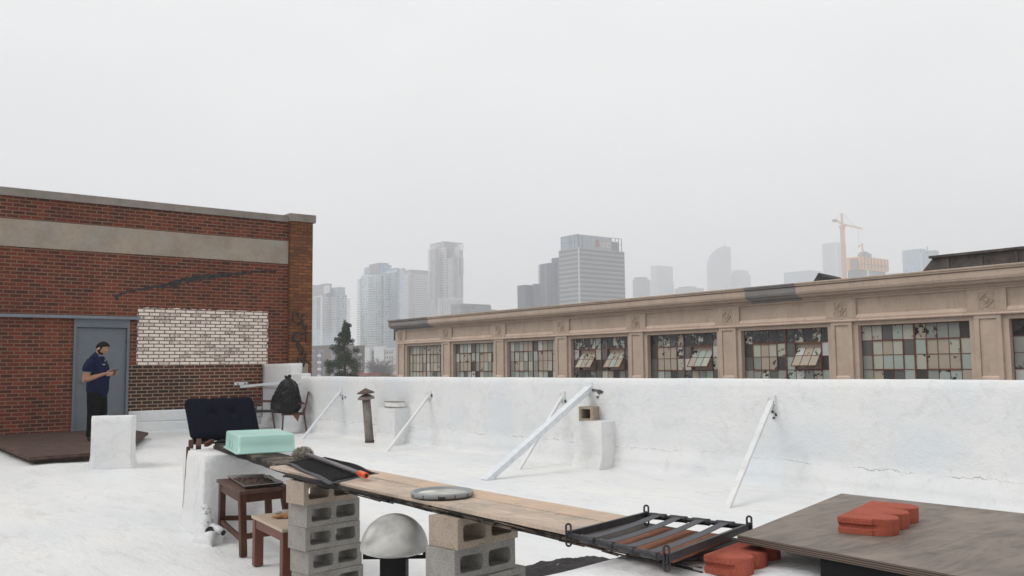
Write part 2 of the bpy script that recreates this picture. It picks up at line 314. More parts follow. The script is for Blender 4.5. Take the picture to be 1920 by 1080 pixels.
# ------------------------------------------------------------------ mesh builder
class MB:
    def __init__(s): s.bm = bmesh.new(); s.lay = None
    def quad(s, pts, mi=0):
        f = s.bm.faces.new([s.bm.verts.new(p) for p in pts]); f.material_index = mi; return f
    def hexa(s, p, mi=0):
        """p: 8 points, bottom ring 0-3 then top ring 4-7"""
        v = [s.bm.verts.new(a) for a in p]
        for q in ((3, 2, 1, 0), (4, 5, 6, 7), (0, 1, 5, 4), (1, 2, 6, 5), (2, 3, 7, 6), (3, 0, 4, 7)):
            f = s.bm.faces.new([v[i] for i in q]); f.material_index = mi
        return s
    def box(s, x0, x1, y0, y1, z0, z1, mi=0):
        return s.hexa([(x0, y0, z0), (x1, y0, z0), (x1, y1, z0), (x0, y1, z0), (x0, y0, z1), (x1, y0, z1), (x1, y1, z1), (x0, y1, z1)], mi)
    def prism(s, poly, z0, z1, mi=0, side=None):
        b = [s.bm.verts.new((p[0], p[1], z0)) for p in poly]; t = [s.bm.verts.new((p[0], p[1], z1)) for p in poly]
        n = len(poly)
        f = s.bm.faces.new(b[::-1]); f.material_index = mi; f = s.bm.faces.new(t); f.material_index = mi
        for i in range(n):
            f = s.bm.faces.new([b[i], b[(i + 1) % n], t[(i + 1) % n], t[i]]); f.material_index = mi if side is None else side
        return s
    def sweepx(s, prof, x0, x1, mi=0):
        """profile of (y,z) extruded along x"""
        a = [s.bm.verts.new((x0, p[0], p[1])) for p in prof]; b = [s.bm.verts.new((x1, p[0], p[1])) for p in prof]; n = len(prof)
        s.bm.faces.new(a).material_index = mi; s.bm.faces.new(b[::-1]).material_index = mi
        for i in range(n): s.bm.faces.new([a[i], b[i], b[(i + 1) % n], a[(i + 1) % n]]).material_index = mi
        return s
    def bar(s, p0, p1, w, h=None, up=(0, 0, 1), mi=0):
        h = h or w; p0 = Vector(p0); p1 = Vector(p1); d = (p1 - p0).normalized()
        sd = d.cross(Vector(up))
        if sd.length < .01: sd = d.cross(Vector((1, 0, 0)))
        sd.normalize(); u = sd.cross(d).normalized(); a = sd * w / 2; b = u * h / 2
        return s.hexa([p0 - a - b, p0 + a - b, p0 + a + b, p0 - a + b, p1 - a - b, p1 + a - b, p1 + a + b, p1 - a + b], mi)
    def tube(s, pts, r, n=10, mi=0, cap=True, flat=1.0):
        pts = [Vector(p) for p in pts]; rs = r if isinstance(r, (list, tuple)) else [r] * len(pts)
        rings = []; prev = None
        for i, p in enumerate(pts):
            d = (pts[min(i + 1, len(pts) - 1)] - pts[max(i - 1, 0)]).normalized()
            if prev is None:
                a = d.cross(Vector((0, 0, 1)))
                if a.length < .05: a = d.cross(Vector((1, 0, 0)))
            else: a = prev - d * prev.dot(d)
            a.normalize(); prev = a; b = d.cross(a)
            rings.append([s.bm.verts.new(p + (a * math.cos(t) + b * math.sin(t) * flat) * rs[i]) for t in [2 * math.pi * j / n for j in range(n)]])
        for i in range(len(rings) - 1):
            for j in range(n):
                f = s.bm.faces.new([rings[i][j], rings[i][(j + 1) % n], rings[i + 1][(j + 1) % n], rings[i + 1][j]]); f.material_index = mi; f.smooth = True
        if cap:
            s.bm.faces.new(rings[0][::-1]).material_index = mi; s.bm.faces.new(rings[-1]).material_index = mi
        return s
    def lathe(s, prof, c, n=32, mi=0, arc=1.0):
        c = Vector(c); R = []
        for r, z in prof:
            R.append([s.bm.verts.new(c + Vector((r * math.cos(2 * math.pi * j / n), r * math.sin(2 * math.pi * j / n), z))) for j in range(n)])
        for i in range(len(R) - 1):
            for j in range(n):
                f = s.bm.faces.new([R[i][j], R[i][(j + 1) % n], R[i + 1][(j + 1) % n], R[i + 1][j]]); f.smooth = True; f.material_index = mi
        return s
    def rough(s, cuts, amp, freq, seed=0, smooth=True, keepz=None):
        bmesh.ops.remove_doubles(s.bm, verts=s.bm.verts, dist=1e-5)
        bmesh.ops.subdivide_edges(s.bm, edges=s.bm.edges[:], cuts=cuts, use_grid_fill=True)
        s.bm.normal_update()
        for v in s.bm.verts:
            q = v.co * freq + Vector((seed, seed * 2.3, 0))
            v.co += v.normal * (mn.fractal(q, 1, 2, 4) * amp)
        if smooth:
            for f in s.bm.faces: f.smooth = True
        return s
    def build(s, name, mats, parent=None, origin=None, bevel=0, seg=2, smooth=False, sub=0):
        me = bpy.data.meshes.new(name)
        o0 = Vector(origin) if origin is not None else (parent_world(parent) if parent else Vector((0, 0, 0)))
        bmesh.ops.translate(s.bm, verts=s.bm.verts, vec=-o0)
        bmesh.ops.recalc_face_normals(s.bm, faces=s.bm.faces)
        if smooth:
            for f in s.bm.faces: f.smooth = True
        s.bm.to_mesh(me); s.bm.free()
        for m in (mats if isinstance(mats, (list, tuple)) else [mats]): me.materials.append(M[m] if isinstance(m, str) else m)
        ob = bpy.data.objects.new(name, me); COL.objects.link(ob)
        if parent:
            ob.parent = parent; ob.location = o0 - parent_world(parent)
        else: ob.location = o0
        if bevel:
            b = ob.modifiers.new('bevel', 'BEVEL'); b.width = bevel; b.segments = seg; b.limit_method = 'ANGLE'; b.angle_limit = rad(35)
        if sub:
            b = ob.modifiers.new('sub', 'SUBSURF'); b.levels = sub; b.render_levels = sub
        return ob
def parent_world(o):
    v = Vector((0, 0, 0))
    while o: v += o.location; o = o.parent
    return v
def tag(o, label=None, cat=None, group=None, kind=None):
    if label: o['label'] = label
    if cat: o['category'] = cat
    if group: o['group'] = group
    if kind: o['kind'] = kind
    return o
def thing(name, loc, label, cat, group=None):
    o = bpy.data.objects.new(name, None); COL.objects.link(o); o.location = loc; o.empty_display_size = .1
    return tag(o, label, cat, group)
def part(src, parent, loc=(0, 0, 0)):
    c = src.copy(); COL.objects.link(c); c.parent = parent; c.location = loc; return c
def lerp(a, b, t): return a + (b - a) * t

# ------------------------------------------------------------------ world and sun
w = bpy.data.worlds.new('World'); S.world = w; w.use_nodes = True; t = w.node_tree
bg = t.nodes['Background']
SUN_EL, SUN_AZ = rad(52), rad(200)
sky = t.nodes.new('ShaderNodeTexSky'); sky.sky_type = 'NISHITA'; sky.sun_disc = False; sky.sun_elevation = SUN_EL; sky.sun_rotation = rad(70)
hs = t.nodes.new('ShaderNodeHueSaturation'); hs.inputs['Saturation'].default_value = .12; t.links.new(sky.outputs[0], hs.inputs['Color'])
tc = t.nodes.new('ShaderNodeTexCoord'); sx = t.nodes.new('ShaderNodeSeparateXYZ'); t.links.new(tc.outputs['Generated'], sx.inputs[0])
rp = t.nodes.new('ShaderNodeValToRGB'); t.links.new(sx.outputs[2], rp.inputs[0])
e = rp.color_ramp.elements; e[0].position = 0; e[0].color = (.93, .93, .93, 1); e[1].position = 1; e[1].color = (.86, .86, .865, 1)
for p_, c_ in ((.12, (.91, .91, .912, 1)), (.28, (.93, .93, .935, 1)), (.42, (.97, .975, .98, 1))):
    q = rp.color_ramp.elements.new(p_); q.color = c_
mp = t.nodes.new('ShaderNodeMapping'); mp.inputs['Scale'].default_value = (1, 1, 2.6); t.links.new(tc.outputs['Generated'], mp.inputs[0])
nz = t.nodes.new('ShaderNodeTexNoise'); nz.inputs['Scale'].default_value = 1.7; nz.inputs['Detail'].default_value = 4; nz.inputs['Roughness'].default_value = .5; t.links.new(mp.outputs[0], nz.inputs['Vector'])
mr = t.nodes.new('ShaderNodeMapRange'); mr.inputs[1].default_value = .3; mr.inputs[2].default_value = .7; mr.inputs[3].default_value = 9.6; mr.inputs[4].default_value = 11.3; t.links.new(nz.outputs[0], mr.inputs[0])
ml = t.nodes.new('ShaderNodeVectorMath'); ml.operation = 'SCALE'; t.links.new(rp.outputs[0], ml.inputs[0]); t.links.new(mr.outputs[0], ml.inputs['Scale'])
mx = t.nodes.new('ShaderNodeMix'); mx.data_type = 'RGBA'; mx.inputs[0].default_value = .95; t.links.new(hs.outputs[0], mx.inputs[6]); t.links.new(ml.outputs[0], mx.inputs[7])
t.links.new(mx.outputs[2], bg.inputs[0]); bg.inputs[1].default_value = .1
sun = bpy.data.lights.new('sun', 'SUN'); sun.energy = 1.4; sun.angle = rad(34); sun.color = (1, .97, .93)
so = bpy.data.objects.new('sun', sun); COL.objects.link(so)
sd = Vector((math.cos(rad(-112)) * math.cos(SUN_EL), math.sin(rad(-112)) * math.cos(SUN_EL), math.sin(SUN_EL)))
so.rotation_euler = sd.to_track_quat('Z', 'Y').to_euler(); so.location = (0, 0, 20)
GZ = -9.0
# ------------------------------------------------------------------ setting
g = MB(); g.box(-3400, 3400, -3400, 3400, GZ - .5, GZ); tag(g.build('ground', 'ground'), kind='structure')
hz = NT('haze_air'); hz.t.nodes.remove(hz.b)
pv = hz.n('ShaderNodeVolumePrincipled', {'Color': (.975, .985, 1.0, 1), 'Density': .00064, 'Anisotropy': .1}); hz.t.links.new(pv.outputs[0], hz.out.inputs['Volume'])
M['haze'] = hz.m
g = MB(); g.box(-3500, 3500, -3500, 3500, GZ - 1.6, 380); tag(g.build('haze', 'haze'), kind='stuff')

YP = 8.4; XW = -20.2; ZP = 1.17
# roof deck: fine sheet where seen plus the body of the building below
bm = MB(); nx, ny = 250, 120; X0, X1, Y0, Y1 = XW - .05, 4.8, -5.0, YP + .02
V = [[None] * (ny + 1) for _ in range(nx + 1)]
for i in range(nx + 1):
    for j in range(ny + 1):
        x = lerp(X0, X1, i / nx); y = lerp(Y0, Y1, j / ny)
        z = mn.fractal(Vector((x * .7, y * 1.6, 3)), 1, 2, 4) * .013 - .007
        dy = YP - y
        if dy < .22: z += .05 * (1 - dy / .22) ** 2
        dx = x - XW
        if dx < .3: z += .06 * (1 - dx / .3) ** 2
        V[i][j] = bm.bm.verts.new((x, y, z))
for i in range(nx):
    for j in range(ny):
        f = bm.bm.faces.new([V[i][j], V[i + 1][j], V[i + 1][j + 1], V[i][j + 1]]); f.smooth = True
bm.box(X0, X1, Y0, Y1, GZ, -.06)
tag(bm.build('roof_deck', 'floor'), kind='structure')

# parapet wall
pw = thing('parapet_wall', (-8, YP, 0), 'long low white painted parapet wall along the far edge of the roof', 'wall')
b = MB(); L0, L1, nxs = XW + .02, 4.8, 200
prof = [(-.10, -.01), (-.045, .03), (-.03, .12), (-.028, .205), (0, .215), (0, .35), (0, .5), (0, .65), (0, .8), (0, .95), (0, 1.08), (.012, 1.15), (.035, ZP), (.12, ZP + .004), (.24, ZP), (.27, 1.14), (.28, .9), (.28, GZ)]
rows = []
for i in range(nxs + 1):
    x = lerp(L0, L1, i / nxs); r = []
    for (py_, pz) in prof:
        n_ = mn.fractal(Vector((x * 1.3, pz * 2.2, 8)), 1, 2, 4)
        r.append(b.bm.verts.new((x, YP + py_ + n_ * .014, pz + (mn.noise(Vector((x * .8, 3, 1))) * .009 + mn.noise(Vector((x * 4, 3, 9))) * .004 if pz > 1.1 else 0))))
    rows.append(r)
for i in range(nxs):
    for j in range(len(prof) - 1):
        f = b.bm.faces.new([rows[i][j], rows[i + 1][j], rows[i + 1][j + 1], rows[i][j + 1]]); f.smooth = True
b.build('wall_face', 'para', pw)
# raised end beside the brick building
xa, xb = XW + .02, P(545, 684, 1, YP).x
b = MB(); b.box(xa, xb, YP - .012, YP + .27, .9, 1.46); b.box(xb - .02, P(563, 700, 1, YP).x, YP + .0, YP + .25, 1.0, 1.235)
b.rough(7, .018, 3.2, 4); b.build('raised_end', 'para', pw)
# piers against the wall
def pier(px0, px1, ptop, yfront, nm='pier', seed=1):
    a = P(px0, ptop + 20, 1, yfront).x; c = P(px1, ptop + 20, 1, yfront).x; zt = P((px0 + px1) / 2, ptop, 1, yfront).z
    b = MB(); b.box(a, c, yfront, YP + .02, -.05, zt); b.rough(11, .004, 3.2, seed, False)
    for v in b.bm.verts:
        if v.co.z < .15 and v.co.y < yfront + .05: v.co.y -= (.15 - v.co.z) * .4
    return b.build(nm, 'floor', pw), (a, c, zt)
pier(707, 740, 765, 8.10, seed=3)
_, p1 = pier(1076, 1128, 789, 8.16, seed=6)

# ------------------------------------------------------------------ brick building
bb = thing('brick_building', (XW - 5, 4, GZ), 'red brick building with concrete coping, whitewashed brick patch and grey door', 'building')
DY0, DY1, DZ = 4.30, 5.40, 2.43
b = MB()
YE = 9.62
b.box(XW - 9, XW, DY1, YE - .0, GZ, 4.88); b.box(XW - 9, XW, -6, DY0, GZ, 4.88); b.box(XW - 9, XW, DY0, DY1, DZ, 4.88); b.box(XW - 9, XW - .18, DY0, DY1, GZ, DZ)
b.build('wall', 'brick', bb)
b = MB(); b.box(XW - 9, XW + .045, -6, 9.0, 4.881, 5.04); b.rough(5, .012, 1.2, 2, False)
b.build('coping', 'coping', bb)
b = MB(); b.box(XW - .05, XW + .018, -6, 9.0, 3.86, 4.41)
b.rough(6, .01, 1.4, 3, False); b.build('concrete_band', 'band', bb)
# corner pilaster
b = MB(); b.box(XW - .3, XW + .10, 9.02, 9.60, GZ, 4.90); pil = b.build('pilaster', 'ybrick', bb)
b = MB(); b.box(XW - .32, XW + .14, 8.985, 9.66, 4.902, 5.09); b.rough(3, .008, 3, 2, False); b.build('pilaster_cap', 'coping', pil)
b = MB()
for i in range(7): b.box(XW + .098, XW + .118, 9.045 + i * .08, 9.045 + i * .08 + .064, 4.64, 4.86)
b.build('soldier_course', 'ybrick', pil)
b = MB(); b.prism([(XW + .095, 9.03), (XW + .112, 9.03), (XW + .112, 9.50), (XW + .095, 9.50)], .9, 1.47); b.rough(3, .01, 4, 1, False); b.build('mortar_patch', 'band', pil)
# graffiti strokes, read on the pilaster face
def gp(x, y): return P(530 + x / 7.714, 570 + y / 7.714, 0, XW + .118)
gr = MB()
for st, r_ in [([(158, 100), (150, 160), (138, 225), (190, 272)], 8), ([(205, 150), (225, 120), (238, 128), (215, 160), (228, 195), (262, 215), (315, 145)], 8),
           ([(212, 305), (260, 265), (290, 225), (318, 240)], 7), ([(290, 225), (298, 365), (345, 300), (322, 370)], 8), ([(345, 300), (352, 330), (300, 340)], 7),
           ([(245, 430), (310, 428), (382, 412)], 8), ([(332, 380), (336, 560)], 5), ([(155, 545), (148, 490), (170, 430), (235, 412)], 9),
           ([(175, 440), (165, 520), (230, 545), (285, 495), (270, 480)], 9), ([(230, 550), (195, 590), (235, 640), (262, 620), (222, 560), (200, 575)], 9), ([(240, 640), (250, 740), (300, 620), (290, 740), (355, 705), (300, 800)], 9),
           ([(222, 880), (225, 790), (270, 800), (310, 910), (330, 790), (380, 860)], 8), ([(240, 870), (245, 960), (215, 985), (190, 972)], 5), ([(290, 790), (300, 905), (325, 850)], 9)]:
    gr.tube([gp(*q) for q in st], r_ * .0027, 6, flat=1)
for v in gr.bm.verts: v.co.x = XW + .101 + max(-.003, min(.006, (v.co.x - XW - .118) * .3 + .001)) + .011
gr.build('graffiti', 'spray', pil)
# tar scar across the wall
b = MB(); rnd = random.Random(3); top = []; bot = []
N = 90
def scar(px_):
    pts = [(215, 556), (240, 546), (300, 537), (365, 522), (430, 515), (500, 507), (519, 508)]
    for (a, ya), (c, yc) in zip(pts, pts[1:]):
        if px_ <= c: return lerp(ya, yc, (px_ - a) / (c - a))
    return 508
for i in range(N + 1):
    px_ = lerp(216, 518, i / N); c = P(px_, scar(px_), 0, XW)
    w_ = .009 + .062 * math.exp(-((i / N - .48) / .2) ** 2) * (.4 + 1.1 * rnd.random()) + rnd.random() * .02
    q = round(c.z / .0765 * 2) * .0765 / 2 * .5 + c.z * .5
    top.append((c.y, q + w_)); bot.append((c.y, q - (.004 + w_ * (.2 + 1.2 * rnd.random()))))
for i in range(N):
    (y0, zt), (y1, zt1) = top[i], top[i + 1]; zb, zb1 = bot[i][1], bot[i + 1][1]
    b.hexa([(XW - .01, y0, zb), (XW + .012, y0, zb), (XW + .012, y1, zb1), (XW - .01, y1, zb1), (XW - .01, y0, zt), (XW + .012, y0, zt), (XW + .012, y1, zt1), (XW - .01, y1, zt1)])
b.hexa([(XW - .01, 5.10, 2.84), (XW + .0125, 5.10, 2.84), (XW + .0125, 5.16, 2.84), (XW - .01, 5.16, 2.84), (XW - .01, 5.07, 2.93), (XW + .0125, 5.07, 2.93), (XW + .0125, 5.15, 2.96), (XW - .01, 5.15, 2.96)])
bmesh.ops.remove_doubles(b.bm, verts=b.bm.verts, dist=1e-5)
b.build('tar_scar', 'tar', bb)
# whitewashed base course
b = MB(); b.box(XW - .02, XW + .05, 5.42, YP - .02, -.05, .235); b.box(XW - .02, XW + .025, 5.42, YP - .02, .236, .475); b.rough(6, .012, 2.2, 4); b.build('white_base_course', 'para', bb)
# doorway
b = MB()
b.box(XW - .12, XW + .03, DY0, DY0 + .05, .10, DZ); b.box(XW - .12, XW + .03, DY1 - .05, DY1, .10, DZ); b.box(XW - .12, XW + .03, DY0 + .05, DY1 - .05, 2.255, DZ)
b.build('door_frame', 'door', bb)
b = MB(); b.box(XW - .09, XW - .03, DY0 + .053, DY1 - .053, .11, 2.245); d_ = b.build('door', 'door', bb, bevel=.004)
b = MB()
b.bm.free()
for z_ in (.4, 1.15, 1.95): MB().tube([(XW - .012, DY1 - .065, z_), (XW - .012, DY1 - .065, z_ + .11)], .011, 8).build('hinge', 'galv', d_)
b = MB(); hc = Vector((XW - .03, 4.49, 1.12)); b.tube([hc, hc + Vector((.04, 0, 0))], .014, 10); b.tube([hc + Vector((.035, 0, 0)), hc + Vector((.05, 0, 0)), hc + Vector((.08, 0, 0)), hc + Vector((.09, 0, 0))], [.018, .034, .034, .015], 14); b.tube([hc, hc + Vector((.006, 0, 0))], .038, 14)
b.build('handle', 'galv', d_)
b = MB(); b.box(XW - .02, XW + .10, 2.9, 5.60, 2.432, 2.495); b.build('lintel', 'lintel', bb, bevel=.004)

# wooden deck in front of the door
A_ = P(278, 811, 2, .12); B_ = P(249, 830, 2, .12); dd = (B_ - A_).normalized()
C_ = A_ + dd * 4.1
b = MB(); b.prism([(XW + .16, 2.6), (C_.x + .15, 2.55), (C_.x, C_.y), (A_.x, A_.y), (XW + .16, 5.36)], .075, .12); 
dk = thing('door_platform', (-17, 4, 0), 'dark brown plywood platform lying in front of the grey door', 'platform')
b.build('deck_board', 'deckwood', dk)
b = MB(); off = Vector((.0, -.09, 0)); b.prism([(XW + .2, 2.7), (C_.x, 2.65), (C_.x - .1, C_.y - .12), (A_.x - .05, A_.y - .1), (XW + .2, 5.25)], .0, .074); b.build('base_frame', 'deckwood', dk)

# ------------------------------------------------------------------ tan warehouse across the street
YF = 30.0
def zf(py, px=1580): return P(px, py, 1, YF).z
tb = thing('tan_warehouse', (-35, YF, GZ), 'long tan stucco warehouse with broken steel windows behind the white parapet', 'building')
pitch = 5.235; xc = [-18.49 + pitch * k for k in range(-6, 3)]    # pilaster centres
xL = xc[0] - .35; xR = xc[-1] + .35
z_top, z_l1, z_fb, z_sf = zf(525), zf(531.5), zf(545), zf(551.5)
z_m, z_pt, z_pb, z_lt, z_lb = zf(557), zf(561), zf(596.5), zf(599.5), zf(603.8)
z_o, z_oi, z_pp, z_sill = zf(604.5), zf(611.5), zf(610), -.95
D = 9
# wall mass
b = MB()
b.box(xL, xR, YF + .09, YF + .45, z_lb - .02, z_top - .02)
for i, x in enumerate(xc):
    b.box(x - .62, x + .62, YF + .10, YF + .45, GZ, z_lb - .021)
for i in range(len(xc) - 1): b.box(xc[i] + .621, xc[i + 1] - .621, YF + .101, YF + .451, GZ, z_sill)
for i in range(len(xc) - 1): b.box(xc[i] + .621, xc[i + 1] - .621, YF + .101, YF + .451, z_oi, z_lb - .022)
b.build('wall', 'stucco', tb)
b = MB(); b.box(xL + .02, xR, YF + .46, YF + 34, GZ, z_top - .4); b.build('body', 'stucco', tb)
b = MB()
b.box(xL - .05, xR, YF + .3, YF + 34, z_top - .39, z_top - .12)
b.box(P(905, 600, 1, YF).x, xR, YF + .12, YF + .5, z_top + .002, z_top + .06); b.rough(3, .02, .8, 3, False)
b.build('roof', 'black_roof', tb)
# piers with recessed panel
for x in xc:
    b = MB()
    w1, w2 = .43, .27
    b.box(x - w1, x - w2, YF, YF + .11, GZ, z_pp + .0); b.box(x + w2, x + w1, YF, YF + .11, GZ, z_pp)
    b.box(x - w1, x + w1, YF, YF + .11, z_pp + .001, z_lb); b.box(x - w2, x + w2, YF + .05, YF + .108, GZ, z_pp)
    pr = b.build('pier', 'stucco', tb, bevel=.012)
    b = MB(); zb = zf(707)
    b.hexa([(x - w2, YF - .0, zb - .25), (x + w2, YF, zb - .25), (x + w2, YF + .05, zb - .25), (x - w2, YF + .05, zb - .25), (x - w2, YF + .002, zb - .0), (x + w2, YF + .002, zb), (x + w2, YF + .05, zb + .05), (x - w2, YF + .05, zb + .05)])
    b.build('panel_sill', 'stucco_light', pr)
# frieze
b = MB()
b.box(xL, xR, YF - .0, YF + .089, z_pt, z_m)       # upper rail
b.box(xL, xR, YF - .0, YF + .089, z_lt + .001, z_pb)
for x in xc: b.box(x - .62, x + .62, YF + .0, YF + .089, z_pb + .001, z_pt - .001)
b.build('frieze', 'stucco', tb, bevel=.01)
b = MB()
for i in range(len(xc) - 1):
    b.hexa([(xc[i] + .63, YF + .002, z_pb + .001), (xc[i + 1] - .63, YF + .002, z_pb + .001), (xc[i + 1] - .63, YF + .088, z_pb + .001), (xc[i] + .63, YF + .088, z_pb + .001),
            (xc[i] + .63, YF + .03, z_pb + .10), (xc[i + 1] - .63, YF + .03, z_pb + .10), (xc[i + 1] - .63, YF + .088, z_pb + .12), (xc[i] + .63, YF + .088, z_pb + .12)])
b.build('panel_ledge', 'stucco_light', tb)
b = MB(); b.sweepx([(YF + .05, z_lb), (YF - .03, z_lb), (YF - .05, z_lb + .03), (YF - .045, z_lt - .02), (YF - .0, z_lt), (YF + .05, z_lt)], xL - .03, xR); b.build('string_course', 'stucco_light', tb)
# cornice in three colours of paint
prf = [(YF + .049, z_m + .001), (YF - .04, z_m + .001), (YF - .06, z_m + .05), (YF - .05, z_sf - .03), (YF - .30, z_sf + .0), (YF - .34, z_fb - .06), (YF - .43, z_fb - .03), (YF - .44, z_fb), (YF - .46, z_fb + .05), (YF - .46, z_l1 - .035), (YF - .41, z_l1 - .03), (YF - .41, z_l1 + .005), (YF - .50, z_l1 + .012), (YF - .50, z_l1 + .05), (YF - .53, z_l1 + .07), (YF - .54, z_top - .02), (YF - .53, z_top), (YF + .3, z_top), (YF + .3, z_m + .001)]
prf_sh = prf
def xat(px, py): return P(px, py, 1, YF - .5).x
xa1, xb1, xb2 = xat(801, 598), xat(1395, 550), xat(1490, 540)
for (q0, q1, m_, lab) in ((xL - .38, xa1, 'cornice_grey', 'grey patched corner stretch of the cornice'), (xa1 + .004, xb1, 'stucco', None), (xb1 + .004, xb2, 'cornice_grey', 'grey patched middle stretch of the cornice'), (xb2 + .004, xR + .4, 'stucco', None)):
    o_ = MB().sweepx(prf, q0, q1).build('cornice', m_, tb)
    if lab: o_['label'] = lab
# rosettes
def rosette(x):
    b = MB(); zc = (z_pt + z_pb) / 2; r = .235; y = YF - .012
    for sgn in (-1, 1):
        for k in (-1, 1):
            b.bar((x, y, zc + k * r), (x + sgn * r, y, zc), .03, .06, (0, 1, 0))
            b.bar((x, y, zc + k * r * .5), (x + sgn * r * .5, y, zc), .02, .05, (0, 1, 0))
            cx, cz = x + sgn * (r + .02), zc + k * (r + .02)
            b.prism([(cx, y - .012), (cx - sgn * .16, y - .012), (cx - sgn * .16, y + .015), (cx, y + .015)], cz - .014, cz + .014)
            b.box(min(cx, cx - sgn * .028), max(cx, cx - sgn * .028), y - .012, y + .015, min(cz - k * .016, cz - k * .16), max(cz - k * .016, cz - k * .16))
    b.tube([(x, y - .02, zc), (x, y + .02, zc)], .055, 10)
    return b.build('rosette', 'stucco', tb)
for x in xc: rosette(x)
# windows
rng = random.Random(11)
zr = [z_oi - .03 - .525 * k for k in range(0, 8)]
def add_pane(b, lay, x0, x1, y, z0, z1, tone, peel, tilt=None):
    pts = [Vector((x0, y, z0)), Vector((x1, y, z0)), Vector((x1, y, z1)), Vector((x0, y, z1))]
    if tilt: pts = [tilt(p) for p in pts]
    f = b.bm.faces.new([b.bm.verts.new(p) for p in pts]); bl = rng.random()
    for l in f.loops: l[lay] = (tone / 7 + .07, peel, bl, 1)
def choose(bay):
    heavy = bay in (3, 4, 5, 7)
    u = rng.random()
    if u < (.45 if heavy else .22): return (rng.choice([5, 6, 5, 6, 4]), .38 if heavy else .3)
    tone = rng.choice([0, 1, 2, 2, 3, 1, 4, 5] if heavy else [0, 1, 1, 2, 2, 4, 3, 4])
    pe = rng.choice([.25, .36, .44, .5]) if heavy else rng.choice([.2, .2, .25, .33, .40])
    return (tone, pe)
opened = {3: (0, 1), 4: (1,), 5: (1,), 7: (0,)}
for bay in range(len(xc) - 1):
    a = xc[bay] + .62; c = xc[bay + 1] - .62; yw = YF + .33
    # dark room behind the panes
    wn_ = MB()
    wd = (c - a - .12) / 10.0
    xs = [a + .02 + wd * k + (.06 if k > 5 else 0) for k in range(11)]
    xs5 = (a + .02 + wd * 5, a + .02 + wd * 5 + .06)
    def cell(k): return (xs[k] if k < 5 else a + .02 + wd * k + .06, a + .02 + wd * (k + 1) + (.06 if k >= 5 else 0))
    wn_.box(xs5[0], xs5[1], yw - .03, yw + .03, z_sill, z_oi - .001)
    wn_.box(a, a + .02, yw - .02, yw + .02, z_sill, z_oi - .001); wn_.box(c - .03, c, yw - .02, yw + .02, z_sill, z_oi - .001)
    for z_ in zr[1:7]: wn_.box(a + .021, c - .031, yw - .014, yw + .012, z_ - .011, z_ + .011)
    wn_.box(a + .021, c - .031, yw - .015, yw + .015, z_oi - .03, z_oi - .001)
    for k in range(1, 10):
        if k == 5: continue
        x_ = cell(k)[0]
        half = 0 if k < 5 else 1; kk = k % 5
        segs = [(z_sill, z_oi - .03)]
        if half in opened.get(bay, ()) and kk in (2, 3): segs = [(z_sill, zr[3]), (zr[1], z_oi - .03)]
        for s0, s1 in segs: wn_.box(x_ - .009, x_ + .009, yw - .012, yw + .012, s0, s1)
    for half in (0, 1):       # vent frames (heavier)
        x0_, x1_ = cell(half * 5 + 1)[0], cell(half * 5 + 3)[1]
        for zz in (zr[1], zr[3]): wn_.box(x0_ - .02, x1_ + .02, yw - .035, yw - .0141, zz - .022, zz + .022)
        for xx in (x0_, x1_): wn_.box(xx - .018, xx + .018, yw - .034, yw - .0142, zr[3] + .022, zr[1] - .022)
    wo = wn_.build('window', 'rust', tb)
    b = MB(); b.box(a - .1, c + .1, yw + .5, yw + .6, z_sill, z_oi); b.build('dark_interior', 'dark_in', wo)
    b = MB(); lay = b.bm.loops.layers.float_color.new('pane')
    for r_ in range(0, 7):
        z1 = zr[r_] if r_ else z_oi - .03; z0 = zr[r_ + 1]
        for k in range(10):
            half = k // 5; kk = k % 5
            if half in opened.get(bay, ()) and r_ in (1, 2) and kk in (1, 2, 3): continue
            x0_, x1_ = cell(k); tone, pe = choose(bay)
            if r_ in (1, 2) and kk in (1, 2, 3): tone = rng.choice([0, 0, 0, 1, 0, 4]) if not (bay == 6) else rng.choice([0, 1, 1, 2]); pe = .26 if rng.random() < .75 else .42
            if bay >= 3 and r_ == 0: pe = (.46 + rng.random() * .12) if bay != 6 else rng.choice([.3, .38, .46])
            add_pane(b, lay, x0_, x1_, yw + .004, z0, z1, tone, pe)
    me_o = b.build('panes', 'pane', wo)
    for half in opened.get(bay, ()):
        x0_, x1_ = cell(half * 5 + 1)[0] + .02, cell(half * 5 + 3)[1] - .02
        zt_, zb_ = zr[1] - .03, zr[3] + .03; piv = zb_ + (zt_ - zb_) * .62; an = rad(36)
        def tilt(p, piv=piv, an=an):
            dz = p.z - piv; dy_ = p.y - (yw - .02)
            return Vector((p.x, yw - .02 + dz * math.sin(an) + dy_ * math.cos(an), piv + dz * math.cos(an) - dy_ * math.sin(an)))
        sb = MB()
        def tb_(x0, x1, y0, y1, z0, z1):
            sb.hexa([tilt(Vector(q)) for q in [(x0, y0, z0), (x1, y0, z0), (x1, y1, z0), (x0, y1, z0), (x0, y0, z1), (x1, y0, z1), (x1, y1, z1), (x0, y1, z1)]])
        y0, y1 = yw - .035, yw - .005
        tb_(x0_, x1_, y0, y1, zt_ - .03, zt_); tb_(x0_, x1_, y0, y1, zb_, zb_ + .03); zm = (zt_ + zb_) / 2; tb_(x0_ + .031, x1_ - .031, y0 + .004, y1 - .004, zm - .011, zm + .011)
        tb_(x0_, x0_ + .03, y0, y1, zb_ + .031, zt_ - .031); tb_(x1_ - .03, x1_, y0, y1, zb_ + .031, zt_ - .031)
        for q in (1, 2):
            xm = lerp(x0_, x1_, q / 3); tb_(xm - .01, xm + .01, y0 + .003, y1 - .003, zb_ + .031, zt_ - .031)
        so_ = sb.build('open_sash', 'rust', wo); so_['label'] = 'steel sash tilted open'
        b = MB(); lay = b.bm.loops.layers.float_color.new('pane')
